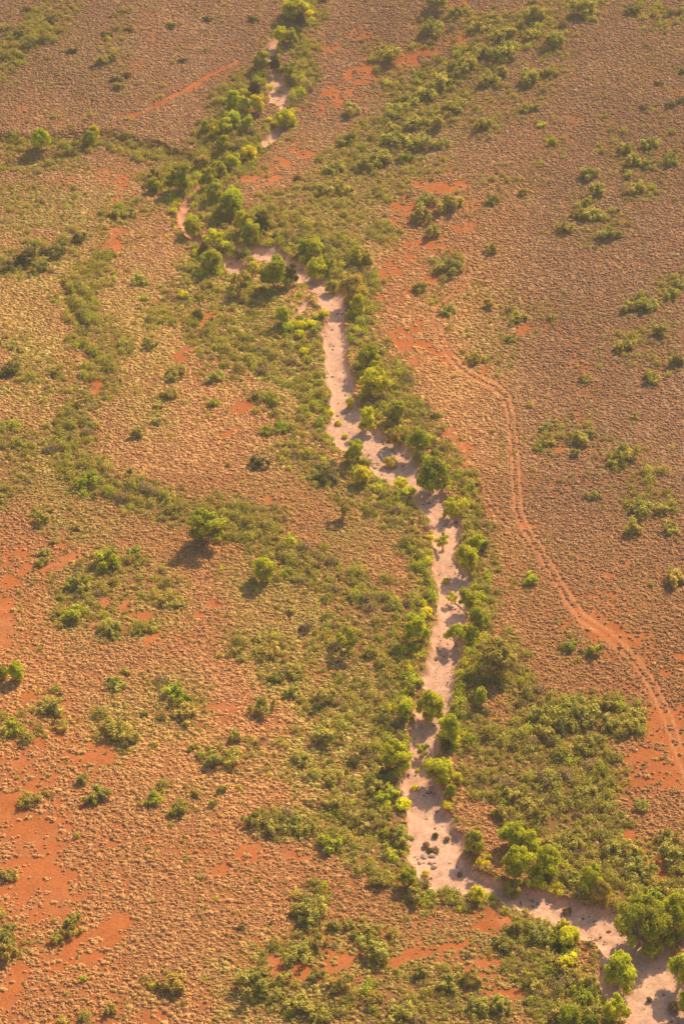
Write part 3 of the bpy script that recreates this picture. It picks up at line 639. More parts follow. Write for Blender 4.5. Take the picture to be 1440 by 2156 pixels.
# places used to word the shrub labels: u, v, words
PLACES = [
 (60,60,'in the dark scrub patch on the far left hillside'), (200,110,'on the bare-looking hillside at far left'), (420,60,'on the hillside above the red streak, left of the upper creek'), (330,170,'on the hillside just above the red streak'),
 (160,240,'on the hill foot above the side gully'), (200,300,'along the side gully at far left'), (400,335,'in the green belt where the side gully meets the creek'), (500,290,'in the thick green belt left of the upper sand pool'),
 (640,130,'in the green strip on the right bank of the upper sand pool'), (570,30,'beside the topmost stretch of creek'), (730,180,'among the upper red bare patches right of the creek'), (725,370,'in the green slope scrub right of the red sandy bend'),
 (920,40,'on the far plain at the top centre-right'), (1110,50,'at the top edge scrub band right of centre'), (900,220,'in the long diagonal scrub band across the upper plain'), (1110,200,'on the plain off the right end of the diagonal scrub band'),
 (1390,60,'in the top right corner scrub'), (1390,190,'near the right border below the top right corner'), (1340,340,'in the loose clump row near the right border, upper part'), (1240,440,'in the green clump of the upper right plain'), (1360,440,'dotted on the upper right plain near the border'),
 (920,440,'inside the red bare ground at the upper end of the track'), (940,580,'beside the faint upper loop of the track'), (830,620,'on the red ground between S-bend and track'), (1080,680,'right of the track where it bends like a hook'), (1380,630,'in the elongated clump near the right border'), (1370,740,'on the right plain below the elongated clump'),
 (1020,780,'at the kink of the track'), (1200,930,'in the loose scrub line of the right plain'), (1370,1070,'near the right border at mid height'), (1400,1215,'near the right border above the red clearing'), (1110,1220,'on bare red soil left of the track'), (1230,1365,'between the grey-green thicket and the track'),
 (255,450,'on the yellow-green grass left of the red sandy bend'), (60,540,'in the dark scrub patch by the left border, upper part'), (50,740,'on the grey grass by the left border'), (200,700,'in the long green drainage band on the left plain, upper part'), (150,930,'in the long green drainage band on the left plain, middle part'), (350,1060,'in the green drainage band on the left plain, lower part'),
 (330,620,'on the spinifex between drainage band and upper creek'), (340,860,'on the spinifex between drainage band and straight sand reach'), (500,740,'in the broad scrub left of the S-bend'), (560,870,'on the spinifex left of the straight sand reach'), (670,980,'in the scrub left of the log jam'), (640,800,'on the left bank of the straight sand reach'),
 (680,520,'on the right bank above the S-bend'), (760,680,'on the right bank between S-bend and straight reach'), (820,830,'on the right bank behind the tall leaning lime gum'), (920,960,'on the right bank by the log jam'), (1010,1150,'on the right bank beside the mid creek'), (780,1060,'on the left grass flat below the log jam'), (890,1200,'on the left bank beside the mid creek'),
 (90,1140,'near the left border among thin red patches'), (200,1230,'in the oval green clump of the left plain'), (330,1290,'on reddish ground right of the oval clump'), (620,1180,'in the scrub belt joining drainage band and creek'), (770,1310,'in the dark scrub left of the broad soft lime gum'), (20,1040,'by the left border at mid height'), (20,1300,'by the left border above the bare red soil'),
 (540,1370,'on the mid spinifex plain left of the creek'), (600,1440,'on the spinifex below the grey shrub pair'), (250,1530,'on the lower left spinifex'), (380,1470,'beside the bright lime shrub of the lower left plain'), (60,1510,'by the left border on bare red soil'), (480,1600,'in the shrub row of the lower centre-left plain'), (720,1530,'in the soft scrub left of the narrow neck'),
 (840,1450,'on the left bank at the narrow neck'), (790,1680,'on the left bank beside the sand fan'), (640,1740,'in the arched hedge above the dark gully'), (400,1690,'on the spinifex left of the arched hedge'), (200,1665,'at the edge of the big bare red clearing'), (70,1680,'inside the big bare red clearing'), (20,1840,'by the left border beside the bare clearing'), (20,1990,'by the left border near the bottom corner'), (140,1970,'on the lower rim of the big bare clearing'), (250,2110,'near the bottom left edge'),
 (650,1950,'in the shrub group near the bottom centre'), (560,2070,'at the large shrub clump near the bottom edge'), (680,2120,'at the bottom edge left of centre'), (800,2030,'around the red bare strip near the bottom'), (840,2120,'at the bottom edge in the centre'), (1010,1890,'on the inner bank where the creek swings right'), (1150,2010,'in the foreground thicket left of the lower creek'), (1190,2120,'at the bottom edge in the foreground thicket'),
 (1060,1420,'on the right bank around the very broad grey-green tree'), (1240,1520,'in the tall grey-green thicket beside the track'), (1010,1560,'on the right bank below the narrow neck'), (1120,1650,'in the middle of the large right-bank thicket'), (1230,1740,'in the lower part of the large right-bank thicket'), (1280,1620,'on the red-soil rim of the large right-bank thicket'), (1320,1830,'behind the largest gum'), (1410,1820,'near the right border above the largest gum'),
]
TONE = {'y': (.72, .68, .035), 'b': (.58, .60, .045), 'm': (.44, .46, .05), 'd': (.19, .175, .055), 'o': (.50, .41, .10), 'g': (.47, .43, .095), 'k': (.38, .28, .16)}
TONE_WORD = {'y': 'yellowish', 'b': 'bright green', 'm': 'green', 'd': 'dark', 'o': 'dull olive', 'g': 'grey-green', 'k': 'dry brownish'}


# ---------------------------------------------------------------- plant prototypes
def cards(r, pos, nrm, size, asp=1.5):
    """one bent leaf cluster quad per position"""
    n = len(pos)
    nrm = nrm / np.linalg.norm(nrm, axis=1, keepdims=True)
    t = r.normal(size=(n, 3)); t -= (t * nrm).sum(1, keepdims=True) * nrm; t /= np.linalg.norm(t, axis=1, keepdims=True)
    b = np.cross(nrm, t)
    s = (size * r.uniform(.6, 1.35, n))[:, None]
    a = t * s * asp * .5; b = b * s * .5
    k = nrm * s * .22
    V = np.stack([pos - a * 1.0 + k * -1, pos - b * .9 + a * .1, pos + a - k, pos + b * .9 - a * .1], 1).reshape(-1, 3)
    Fc = np.arange(n * 4).reshape(n, 4)
    return V, Fc


def crown_mesh(name, r, lobes, n, size, mat, var=.3, shell=.42):
    w = np.array([l[1][0] * l[1][1] + l[1][0] * l[1][2] for l in lobes]); w /= w.sum()
    idx = r.choice(len(lobes), n, p=w)
    C = np.array([l[0] for l in lobes])[idx]; Rd = np.array([l[1] for l in lobes])[idx]
    d = r.normal(size=(n, 3)); d[:, 2] += .25; d /= np.linalg.norm(d, axis=1, keepdims=True)
    bump = .78 + .44 * _tab[(idx * 7 + np.floor(d[:, 0] * 3.2).astype(int) * 31) & 255, (np.floor(d[:, 1] * 3.2).astype(int) * 17 + np.floor(d[:, 2] * 3.2).astype(int) * 5) & 255]
    rad = (r.random(n) ** shell) * bump
    pos = C + d * Rd * rad[:, None]
    keep = pos[:, 2] > .02
    pos, d, idx = pos[keep], d[keep], idx[keep]
    nr = d * 1.0 + r.normal(size=d.shape) * .55 + np.array((0, 0, .35))
    V, Fc = cards(r, pos, nr, size)
    lob = r.uniform(.78, 1.2, len(lobes))[idx]
    br = lob * r.uniform(1 - var, 1 + var, len(pos))
    hue = r.uniform(-.12, .12, len(pos))
    col = np.stack([br * (1 + hue), br, br * (1 - hue)], 1)
    return mesh_np(name, V, [Fc], mat, False, np.repeat(col, 4, 0))


def tube(path, rad, sides=6):
    path = np.array(path, float); V = []; Fq = []
    for i, p in enumerate(path):
        t = path[min(i + 1, len(path) - 1)] - path[max(i - 1, 0)]; t = t / (np.linalg.norm(t) + 1e-9)
        u = np.cross(t, (0.31, .95, .12)); u /= np.linalg.norm(u); v = np.cross(t, u)
        for k in range(sides):
            a = 2 * math.pi * k / sides
            V.append(p + (u * math.cos(a) + v * math.sin(a)) * rad[i])
    for i in range(len(path) - 1):
        for k in range(sides):
            Fq.append((i * sides + k, i * sides + (k + 1) % sides, (i + 1) * sides + (k + 1) % sides, (i + 1) * sides + k))
    return np.array(V), np.array(Fq)


def join(parts):
    Vs, Fs, o = [], [], 0
    for V, Fq in parts: Vs.append(V); Fs.append(Fq + o); o += len(V)
    return np.concatenate(Vs), np.concatenate(Fs)


def limbs_mesh(name, r, lobes, trunk_h, r0, mat, stems=1):
    parts = []
    for s in range(stems):
        top = np.array((r.uniform(-.05, .05), r.uniform(-.05, .05), trunk_h))
        base = np.array((r.uniform(-.02, .02) * stems, r.uniform(-.02, .02) * stems, -.06))
        parts.append(tube([base, base * .5 + top * .5 + r.uniform(-.02, .02, 3), top], [r0 * 1.25, r0, r0 * .78]))
        for i, l in enumerate(lobes):
            if i % stems != s: continue
            c = np.array(l[0]); m = top * .55 + c * .45 + np.array((r.uniform(-.04, .04), r.uniform(-.04, .04), -.03))
            end = c + np.array((0, 0, l[1][2] * .3))
            parts.append(tube([top, m, c, end], [r0 * .62, r0 * .42, r0 * .22, r0 * .07], 5))
    V, Fq = join(parts)
    return mesh_np(name, V, [Fq], mat, True)


def lobes_for(kind, r):
    L = []
    def add(q, a, z, w, h): L.append(((q * math.cos(a), q * math.sin(a), z), (w * r.uniform(.85, 1.15), w * r.uniform(.85, 1.15), h)))
    if kind == 'r':
        add(0, 0, .46, .27, .30)
        for k in range(15):
            if r.random() < .2: continue
            t = (k + .5) / 15; z = .16 + .72 * t; q = .33 * math.sqrt(max(.05, 1 - ((z - .42) / .52) ** 2))
            add(q * r.uniform(.65, 1.2), k * 2.4 + r.uniform(-.5, .5), z + r.uniform(-.06, .06), r.uniform(.10, .19), r.uniform(.08, .14))
    elif kind == 's':
        for k in range(13):
            q = .36 * math.sqrt((k + .3) / 13)
            add(q, k * 2.4 + r.uniform(-.4, .4), .76 - q * q * 2.0 + r.uniform(-.10, .08), r.uniform(.13, .19), r.uniform(.10, .15))
        for k in range(7):
            add(r.uniform(.2, .36), k * .9 + r.uniform(-.3, .3), r.uniform(.22, .42), r.uniform(.11, .17), r.uniform(.10, .14))
    elif kind == 'o':
        for k in range(11):
            q = .37 * math.sqrt((k + .4) / 11)
            add(q, k * 2.4 + r.uniform(-.5, .5), .66 - q * .5 + r.uniform(-.2, .18), r.uniform(.09, .15), r.uniform(.08, .13))
    else:
        for k in range(26):
            q = .41 * math.sqrt((k + .3) / 26)
            add(q, k * 2.4 + r.uniform(-.4, .4), .76 - q * q * 2.0 + r.uniform(-.13, .08), r.uniform(.09, .15), r.uniform(.08, .12))
        for k in range(14):
            add(r.uniform(.2, .43), k * .45 + r.uniform(-.3, .3), r.uniform(.18, .42), r.uniform(.08, .14), r.uniform(.08, .12))
    return L


TP = {}
for kind, n, size, nv in (('r', 5600, .046, 5), ('s', 5200, .046, 6), ('o', 2200, .045, 4), ('g', 15000, .028, 2)):
    for k in range(nv):
        r = np.random.default_rng(100 + 17 * k + ord(kind))
        L = lobes_for(kind, r)
        TP.setdefault(kind, []).append((crown_mesh('crown', r, L, n, size, M_LEAF, .30, .30),
                                        limbs_mesh('trunk', r, L, .20, .026 if kind != 'g' else .03, M_BARK, 1 if kind == 'r' else 2)))
SHP = []
for k in range(9):
    r = np.random.default_rng(300 + k)
    L = []
    st = r.uniform(.7, 1.3)
    for q in range(int(r.integers(9, 15))):
        a = q * 2.4 + r.uniform(-.7, .7); d = .42 * math.sqrt((q + .3) / 12) * r.uniform(.8, 1.2)
        L.append(((d * math.cos(a) * st, d * math.sin(a) / st, r.uniform(.25, .58) - d * .4), (r.uniform(.10, .2), r.uniform(.10, .2), r.uniform(.14, .3))))
    SHP.append((crown_mesh('foliage', r, L, 1500, .060, M_SHRUB, .36, .6), limbs_mesh('stem', r, L, .12, .018, M_STEM, 3)))
BP = []
for k in range(4):
    r = np.random.default_rng(500 + k)
    L = [((0, 0, .42), (.36, .36, .4))] + [((.28 * math.cos(a), .28 * math.sin(a), r.uniform(.3, .5)), (.2, .2, .26)) for a in np.arange(6) * 1.05 + r.uniform(0, 1)]
    BP.append((crown_mesh('foliage', r, L, 1300, .075, M_LEAF, .25, .4), limbs_mesh('stem', r, L, .1, .02, M_STEM, 3)))


def plant(name, protos, partnames, x, y, z, sx, sy, sz, rz, tone, jit=.12, single=False):
    k = random.randrange(len(protos)); cm, lm = protos[k]
    c = np.array(TONE[tone]) * random.uniform(1 - jit, 1 + jit)
    c[0] *= random.uniform(.94, 1.08)
    if single:
        root = link(name, cm); root.color = (*c, 1)
    else:
        root = link(name, None)
        fo = link(partnames[0], cm, root); fo.color = (*c, 1)
        link(partnames[1], lm, root)
    root.location = (x, y, z); root.rotation_euler = (random.uniform(-.12, .12), random.uniform(-.12, .12), rz); root.scale = (sx, sy, sz)
    return root


# ---------------------------------------------------------------- gum trees along the creek and gully
tu = np.array([t[0] for t in TREES], float); tc = np.array([t[1] for t in TREES], float); tw = np.array([t[2] for t in TREES], float); tb = np.array([t[3] for t in TREES], float)
tx, ty, tz, tm = unproject(tu, tb)
fz = fields(tx, ty); tz = fz['hb'] - ground_drop(fz)
for i, (cu, cv, w, bv, kind, tone, label) in enumerate(TREES):
    mpp = tm[i]; wm = w * mpp
    cosd = math.cos(math.atan2(CAM_H, math.hypot(tx[i], ty[i])))
    H = (bv - cv) * mpp / cosd / .53
    H = min(max(H, .62 * wm), 1.3 * wm)
    d = wm * 1.12
    o = plant('gum_tree', TP[kind], ('crown', 'trunk'), tx[i], ty[i], tz[i] - .05, d * random.uniform(.92, 1.12), d * random.uniform(.88, 1.08), H * 1.06, random.uniform(0, 6.28), tone, .08)
    tag(o, label, 'tree', 'gum trees along the dry creek' if i < len(TREES) - 8 else 'gum trees away from the main creek')

bu = np.array([t[0] for t in BUSHES], float); bb = np.array([t[1] for t in BUSHES], float)
bx, by, bz, bm = unproject(bu, bb)
fz = fields(bx, by); bz = fz['hb'] - ground_drop(fz)
for i, (u, v, w, tone, label) in enumerate(BUSHES):
    wm = w * bm[i]
    tone = 'k' if tone == 'd' and i % 2 else tone
    o = plant('creek_bush', BP, ('foliage', 'stem'), bx[i], by[i] + wm * .3, bz[i] - .05, wm, wm, wm * random.uniform(.62, .85), random.uniform(0, 6.28), tone, .1)
    tag(o, label, 'bush', 'low bushes in and beside the creek sand')

# ---------------------------------------------------------------- shrubs: traced ones and the scrub bands
sh = [(u, v, w, t) for (u, v, w, t) in SHRUBS]
occ = np.array([(x, y, w * m * .5) for x, y, w, m in zip(tx, ty, tw, tm)])
sx_, sy_, sz_, sm_ = unproject(np.array([s[0] for s in sh], float), np.array([s[1] + s[2] * .22 for s in sh], float))
cand = [(sx_[i], sy_[i], sh[i][2] * sm_[i], {'y': 'b', 'b': 'm'}.get(sh[i][3], sh[i][3]), 1) for i in range(len(sh))]
# scattered shrubs of the bands, Poisson-like by grid
cell = 1.75
ax, ay = np.meshgrid(np.arange(-215, 215, cell), np.arange(300, 965, cell))
ax = ax.ravel() + rng.uniform(-.85, .85, ax.size); ay = ay.ravel() + rng.uniform(-.85, .85, ay.size)
fa = fields(ax, ay)
inside = (fa['U'] > -400) & (fa['U'] < 1840) & (fa['V'] > -250) & (fa['V'] < 2500)
p = np.clip(fa['scrub'] * 1.1 * sstep(.25, .62, fbm(ax, ay, 9, 3, 40)), 0, 1) + .007 + .02 * sstep(.6, .75, fbm(ax, ay, 24, 3, 93))
p = np.maximum(p, .62 * sstep(5.5, 1.2, fa['creek_m']))
ok = inside & (rng.random(ax.size) < p) & (fa['creek_m'] > .25) & (fa['track_m'] > 2.2) & (fa['bare'] < .5)
ax, ay = ax[ok], ay[ok]; dens = fa['scrub'][ok]; am = fa['mpp'][ok]; aU = fa['U'][ok]; aV = fa['V'][ok]; acm = fa['creek_m'][ok]; gn = fa['green'][ok]
aw = rng.gamma(4.5, .52, ax.size) * (.72 + .45 * dens)
aw = np.clip(aw, .9, 4.8)
tn = rng.random(ax.size)
for i in range(ax.size):
    near = acm[i] < 7
    t = ('y' if tn[i] < .10 else 'b' if tn[i] < .22 else 'm' if tn[i] < .5 else 'o' if tn[i] < .66 else 'g') if near else ('b' if tn[i] < .02 else 'k' if tn[i] < .09 else 'o' if tn[i] < .34 else 'd' if tn[i] < .40 and aV[i] < 400 else 'g')
    cand.append((ax[i], ay[i], aw[i], t, 0))
cx = np.array([c[0] for c in cand]); cy = np.array([c[1] for c in cand]); cw = np.array([c[2] for c in cand]); cpri = np.array([c[4] for c in cand])
fc = fields(cx, cy); cz = fc['hb'] - ground_drop(fc)
pxw = cw / fc['mpp']
vis = (fc['U'] > -8) & (fc['U'] < 1448) & (fc['V'] > -4) & (fc['V'] < 2165)
# a scattered shrub too close to a traced shrub or a trunk is dropped
drop = np.zeros(len(cand), bool)
n0 = len(sh)
for i in range(n0, len(cand)):
    if (np.hypot(cx[:n0] - cx[i], cy[:n0] - cy[i]) < .33 * cw[:n0]).any() or (np.hypot(occ[:, 0] - cx[i], occ[:, 1] - cy[i]) < .3 * occ[:, 2]).any(): drop[i] = True
score = np.where(vis & ~drop, pxw + cpri * 26, -1)
order = np.argsort(-score)[:298]
indiv = np.zeros(len(cand), bool); indiv[order[score[order] > 0]] = True

PL = np.array([(a, b) for a, b, _ in PLACES], float)
groups = {}
for i in np.nonzero(indiv)[0]:
    u, v = fc['U'][i], fc['V'][i]
    k = int(np.argmin(np.hypot(PL[:, 0] - u, PL[:, 1] - v)))
    wm = cw[i]; tone = cand[i][3]
    hgt = wm * (.55 if tone == 'd' else random.uniform(.58, .8))
    o = plant("shrub", SHP, ('foliage', 'stem'), cx[i], cy[i], cz[i] - .08, wm * random.uniform(1.0, 1.2), wm * random.uniform(.85, 1.1), hgt * 1.25, random.uniform(0, 6.28), tone, .14, single=pxw[i] < 26)
    groups.setdefault(k, []).append((o, tone, pxw[i], u, v))


def ordinal(j, n, a, b):
    if n == 2: return (a, b)[j]
    names = ['first', 'second', 'third', 'fourth', 'fifth', 'sixth', 'seventh', 'eighth']
    return (a if j == 0 else b if j == n - 1 else names[j] + ' ' + a)


for k, L in groups.items():
    place = PLACES[k][2]
    grp = 'shrubs ' + place
    bykey = {}
    for it in L:
        size = 'tiny' if it[2] < 17 else 'small' if it[2] < 27 else 'mid-sized' if it[2] < 42 else 'large'
        bykey.setdefault((size, TONE_WORD[it[1]]), []).append(it)
    for (size, tw_), M in bykey.items():
        head = f'{size} {tw_} shrub'
        us = max(m[3] for m in M) - min(m[3] for m in M); vs = max(m[4] for m in M) - min(m[4] for m in M)
        if us >= vs: M.sort(key=lambda m: m[3]); a, b = 'leftmost', 'rightmost'
        else: M.sort(key=lambda m: m[4]); a, b = 'farthest', 'nearest'
        n = len(M)
        for j, it in enumerate(M):
            if n == 1: lab = f'{head} {place}'
            elif n <= 8: lab = f'{ordinal(j, n, a, b)} {head} {place}'
            else: lab = f'{head} {place}' if 0 < j < n - 1 else f'{ordinal(j, n, a, b)} {head} {place}'
            w_ = lab.split()
            tag(it[0], ' '.join(w_[:16]), 'shrub', grp)

# the rest of the scrub and the low undergrowth: uncountable, one object
cell = 1.0
ux, uy = np.meshgrid(np.arange(-215, 215, cell), np.arange(300, 965, cell))
ux = ux.ravel() + rng.uniform(-.5, .5, ux.size); uy = uy.ravel() + rng.uniform(-.5, .5, uy.size)
fu = fields(ux, uy)
inside = (fu['U'] > -420) & (fu['U'] < 1860) & (fu['V'] > -280) & (fu['V'] < 2550)
p = np.clip(fu['scrub'] * .45 * (.35 + 1.3 * fbm(ux, uy, 7, 3, 44)) + fu['green'] * .20 + .012 + .16 * sstep(.56, .74, fbm(ux, uy, 15, 3, 91)), 0, 1)
p *= 1.25
p = np.maximum(p, .55 * sstep(3.4, 1.2, fu['creek_m']) * (fu['creek_m'] > .1))
p = np.maximum(p, .5 * sstep(2.5, .5, fu['gully_m']))
ok = inside & (rng.random(ux.size) < p) & (fu['creek_m'] > .1) & (fu['rut'] < .25) & (fu['bare'] < .75)
ux, uy = ux[ok], uy[ok]; uw = rng.gamma(4, .27, ux.size) * (.7 + .45 * fu['scrub'][ok]) + .25; ucm = fu['creek_m'][ok]
rest = np.nonzero(~indiv & ~drop)[0]
ux = np.concatenate([ux, cx[rest]]); uy = np.concatenate([uy, cy[rest]]); uw = np.concatenate([uw, cw[rest]]); ucm = np.concatenate([ucm, fc['creek_m'][rest]])
fu = fields(ux, uy); uz = fu['hb'] - ground_drop(fu)
nc = np.clip((uw ** 1.6 * 30), 16, 460).astype(int)
idx = np.repeat(np.arange(len(ux)), nc); n = len(idx)
d = rng.normal(size=(n, 3)); d[:, 2] = np.abs(d[:, 2]) * .9 + .05; d /= np.linalg.norm(d, axis=1, keepdims=True)
rad = rng.random(n) ** .42
ph = rng.uniform(0, 6.28, len(ux))[idx]; ang = np.arctan2(d[:, 1], d[:, 0])
lump = .72 + .34 * np.sin(ang * 3 + ph) * np.cos(ang * 2 - ph * 2)
W = uw[idx]
pos = np.stack([ux[idx] + d[:, 0] * rad * W * .55 * lump, uy[idx] + d[:, 1] * rad * W * .55 * lump, uz[idx] + d[:, 2] * rad * W * .66 * lump + .05], 1)
Vc, Fc = cards(rng, pos, d * .8 + rng.normal(size=d.shape) * .8 + np.array((0, 0, .3)), .13 + .045 * W)
tl = np.array([TONE[t] for t in 'gomdbyk']); q = rng.random(len(ux)); nearc = ucm < 6
ti = np.where(nearc, np.select([q < .30, q < .42, q < .68, q < .76, q < .88, q < .94], [0, 1, 2, 3, 4, 5], 6), np.select([q < .50, q < .82, q < .88, q < .91, q < .925], [0, 1, 2, 3, 4], 6))
base = tl[ti] * rng.uniform(.8, 1.2, len(ux))[:, None]
col = base[idx] * rng.uniform(.7, 1.3, n)[:, None]
o = link('undergrowth', mesh_np('undergrowth', Vc, [Fc], M_SHRUB, False, np.repeat(col, 4, 0)))
tag(o, 'low green scrub undergrowth covering the creek banks and drainage bands', 'undergrowth', kind='stuff')
N_UNDER = len(ux)

# ---------------------------------------------------------------- spinifex: jittered grid of hummocks
cell = .565
qx, qy = np.meshgrid(np.arange(-225, 225, cell), np.arange(292, 985, cell))
qx[1::2] += cell / 2
qx = qx.ravel() + rng.uniform(-.24, .24, qx.size); qy = qy.ravel() + rng.uniform(-.24, .24, qy.size)
fq = fields(qx, qy)
fr = (fbm(qx, qy, 12, 3, 130) - .5) * 160
inside = (fq['U'] > -430 + fr) & (fq['U'] < 1870 + fr) & (fq['V'] > -310 + fr * .5) & (fq['V'] < 2600 + fr)
cov = fbm(qx, qy, 16, 4, 50)
p = np.clip(1.0 - .5 * sstep(.60, .80, cov) - .22 * sstep(.55, .78, fbm(qx, qy, 4.5, 2, 52)), 0, 1)
openness = sstep(900, 2100, fq['V']) * sstep(1100, 500, fq['U'])      # the lower left plain is thinner
p = p * (1 - .10 * openness)
p = p * (1 - .34 * fq['red'] * sstep(.35, .7, fbm(qx, qy, 3.0, 2, 58)) * 1.5) * (1 - .94 * sstep(.3, .9, fq['bare'])) * (1 - .8 * fq['scrub'])
p *= sstep(.15, 1.2, fq['creek_m'])
p = np.where((fq['rut'] > .09), p * .03, p)
p = np.where(fq['track_m'] < .35, p * 1.3, p)
ok = inside & (rng.random(qx.size) < p)
qx, qy = qx[ok], qy[ok]
fq = {k: v[ok] for k, v in fq.items()}
qz = fq['hb'] - ground_drop(fq)
n = len(qx)
qr = rng.gamma(4.2, .365 / 4.2, n) * (1 - .06 * sstep(900, 2100, fq['V']) * sstep(1100, 500, fq['U'])) * (1 + .1 * fq['bare'])
qr = np.clip(qr, .12, .9)
qh = np.minimum(qr, .5) * rng.uniform(.45, .85, n)
straw = np.array((.56, .305, .115)); tan_ = np.array((.50, .235, .11)); gold = np.array((.53, .34, .12)); greeny = np.array((.42, .36, .09)); purple = np.array((.31, .18, .105))
t1 = fbm(qx, qy, 30, 3, 60)[:, None]; t2 = rng.random(n)[:, None]
colr = tan_ * (1 - t1) + straw * t1
colr = colr * (1 - .35 * t2) + gold * .35 * t2
g_ = np.clip(fq['green'] * .8 + fq['scrub'] * .5, 0, .85)[:, None]
colr = colr * (1 - g_) + greeny * g_
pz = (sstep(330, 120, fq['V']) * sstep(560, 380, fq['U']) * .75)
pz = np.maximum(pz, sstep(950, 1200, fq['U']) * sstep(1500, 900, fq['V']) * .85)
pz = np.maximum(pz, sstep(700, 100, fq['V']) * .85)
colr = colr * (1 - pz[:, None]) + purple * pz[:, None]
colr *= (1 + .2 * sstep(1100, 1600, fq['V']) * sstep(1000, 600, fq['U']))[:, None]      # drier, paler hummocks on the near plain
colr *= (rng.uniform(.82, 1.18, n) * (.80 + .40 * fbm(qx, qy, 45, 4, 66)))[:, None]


def tussocks(X, Y, Z, Rr, H, colr, r):
    n = len(X); K = 6
    a = (np.arange(K) / K * 2 * math.pi)[None] + r.uniform(0, 6.28, n)[:, None]
    el = r.uniform(.72, 1.4, n)[:, None]
    def ring(k, j):
        rr = Rr[:, None] * k * r.uniform(1 - j, 1 + j, (n, K))
        return np.stack([X[:, None] + np.cos(a) * rr * el, Y[:, None] + np.sin(a) * rr / el, Z[:, None] + 0 * rr], -1)
    r0 = ring(1.0, .28); r0[..., 2] -= .08
    r1 = ring(.7, .34); r1[..., 2] += H[:, None] * r.uniform(.6, .85, (n, K))
    top = np.stack([X + r.uniform(-.1, .1, n), Y + r.uniform(-.1, .1, n), Z + H], -1)[:, None]
    V = np.concatenate([r0, r1, top], 1).reshape(-1, 3)
    b = (np.arange(n) * (2 * K + 1))[:, None]; k = np.arange(K)[None]; k2 = (k + 1) % K
    f1 = np.stack([b + k, b + k2, b + K + k2, b + K + k], -1).reshape(-1, 4)
    f3 = np.stack([b + K + k, b + K + k2, b + 2 * K + 0 * k], -1).reshape(-1, 3)
    return V, [f1, f3], np.repeat(colr, 2 * K + 1, 0)


# hummocks standing apart on the bare red clearings, each its own object
lone = np.nonzero((fq['bare'] > .5) & (fq['U'] > 4) & (fq['U'] < 1436) & (fq['V'] > 1480) & (fq['V'] < 2150))[0]
lone = lone[np.argsort(-qr[lone])][:240]
mask = np.ones(n, bool); mask[lone] = False
V, Fl, cc = tussocks(qx[mask], qy[mask], qz[mask], qr[mask], qh[mask], colr[mask], rng)


def blades(X, Y, Z, Rr, H, colr, r, K=7):
    n = len(X); m = n * K; i = np.repeat(np.arange(n), K)
    a = (np.tile(np.arange(K), n) / K) * 2 * math.pi + r.uniform(0, 2, m); e = r.uniform(.25, 1.25, m)
    d = np.stack([np.cos(a) * np.cos(e), np.sin(a) * np.cos(e), np.sin(e)], 1)
    sd_ = np.stack([-np.sin(a), np.cos(a), 0 * a], 1)
    c = np.stack([X[i], Y[i], Z[i] + H[i] * .15], 1); L = (Rr[i] * r.uniform(.95, 1.45, m))[:, None]
    w_ = (Rr[i] * .24)[:, None]
    sc_ = np.array((1, 1, .85))
    V = np.stack([c + d * L * .45 * sc_ - sd_ * w_, c + d * L * .45 * sc_ + sd_ * w_, c + d * L * sc_], 1).reshape(-1, 3)
    return V, np.arange(m * 3).reshape(m, 3), np.repeat(colr[i] * r.uniform(.85, 1.3, m)[:, None], 3, 0)


nb = mask & (fq['V'] > 1000)
V2, F2, c2 = blades(qx[nb], qy[nb], qz[nb], qr[nb], qh[nb], colr[nb], rng)
Fl = Fl + [F2 + len(V)]; V = np.concatenate([V, V2]); cc = np.concatenate([cc, c2])
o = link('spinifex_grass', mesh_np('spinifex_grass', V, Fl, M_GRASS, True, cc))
tag(o, 'straw-coloured spinifex hummock grass covering the red plain', 'grass', kind='stuff')


def zone(u, v):
    if u < 300: return 'on the big bare red clearing at lower left' if v > 1600 else 'on the red bare soil by the left border'
    if u > 1180: return 'on the red clearing beside the track at lower right'
    return 'on a small bare red patch near the bottom edge'


for i in lone:
    z1 = np.zeros(1)
    V, Fl, cc = tussocks(z1, z1, z1, z1 + qr[i], z1 + qh[i], colr[i:i + 1], rng)
    V2, F2, c2 = blades(z1, z1, z1, z1 + qr[i], z1 + qh[i], colr[i:i + 1], rng, 12)
    Fl = Fl + [F2 + len(V)]; V = np.concatenate([V, V2]); cc = np.concatenate([cc, c2])
    o = link('grass_hummock', mesh_np('grass_hummock', V, Fl, M_GRASS, True, cc)); o.location = (qx[i], qy[i], qz[i])
    zn = zone(fq['U'][i], fq['V'][i])
    tag(o, 'round straw grass hummock standing apart ' + zn, 'grass tussock', 'lone hummocks ' + zn)


# gravel, sticks and flood litter scattered over the sand
kx = rng.uniform(-80, 120, 260000); ky = rng.uniform(318, 940, 260000)
fk = fields(kx, ky)
pk = .05 + .5 * sstep(.55, .75, fbm(kx, ky, 4.5, 3, 120))
ok = (fk['creek_m'] < -.2) & (fk['U'] < 1600) & (fk['V'] < 2350) & (rng.random(kx.size) < pk)
kx, ky = kx[ok], ky[ok]; kz = (fk['hb'] - ground_drop(fk))[ok]
kr = np.clip(rng.gamma(2.2, .075, kx.size), .06, .5)
kc = np.array((.42, .28, .20)) * rng.uniform(.35, 1.25, kx.size)[:, None]
V, Fl, cc = tussocks(kx, ky, kz, kr, kr * .7, kc, rng)
tag(link('gravel', mesh_np('gravel', V, Fl, M_LITTER, False, cc)), 'gravel and flood litter scattered on the pale creek sand', 'gravel', kind='stuff')

# ---------------------------------------------------------------- rocks and dead wood in the creek bed
def at(u, v):
    x, y, z, m = unproject(np.array([float(u)]), np.array([float(v)])); z, _ = gz(x, y)
    return x[0], y[0], z[0], m[0]


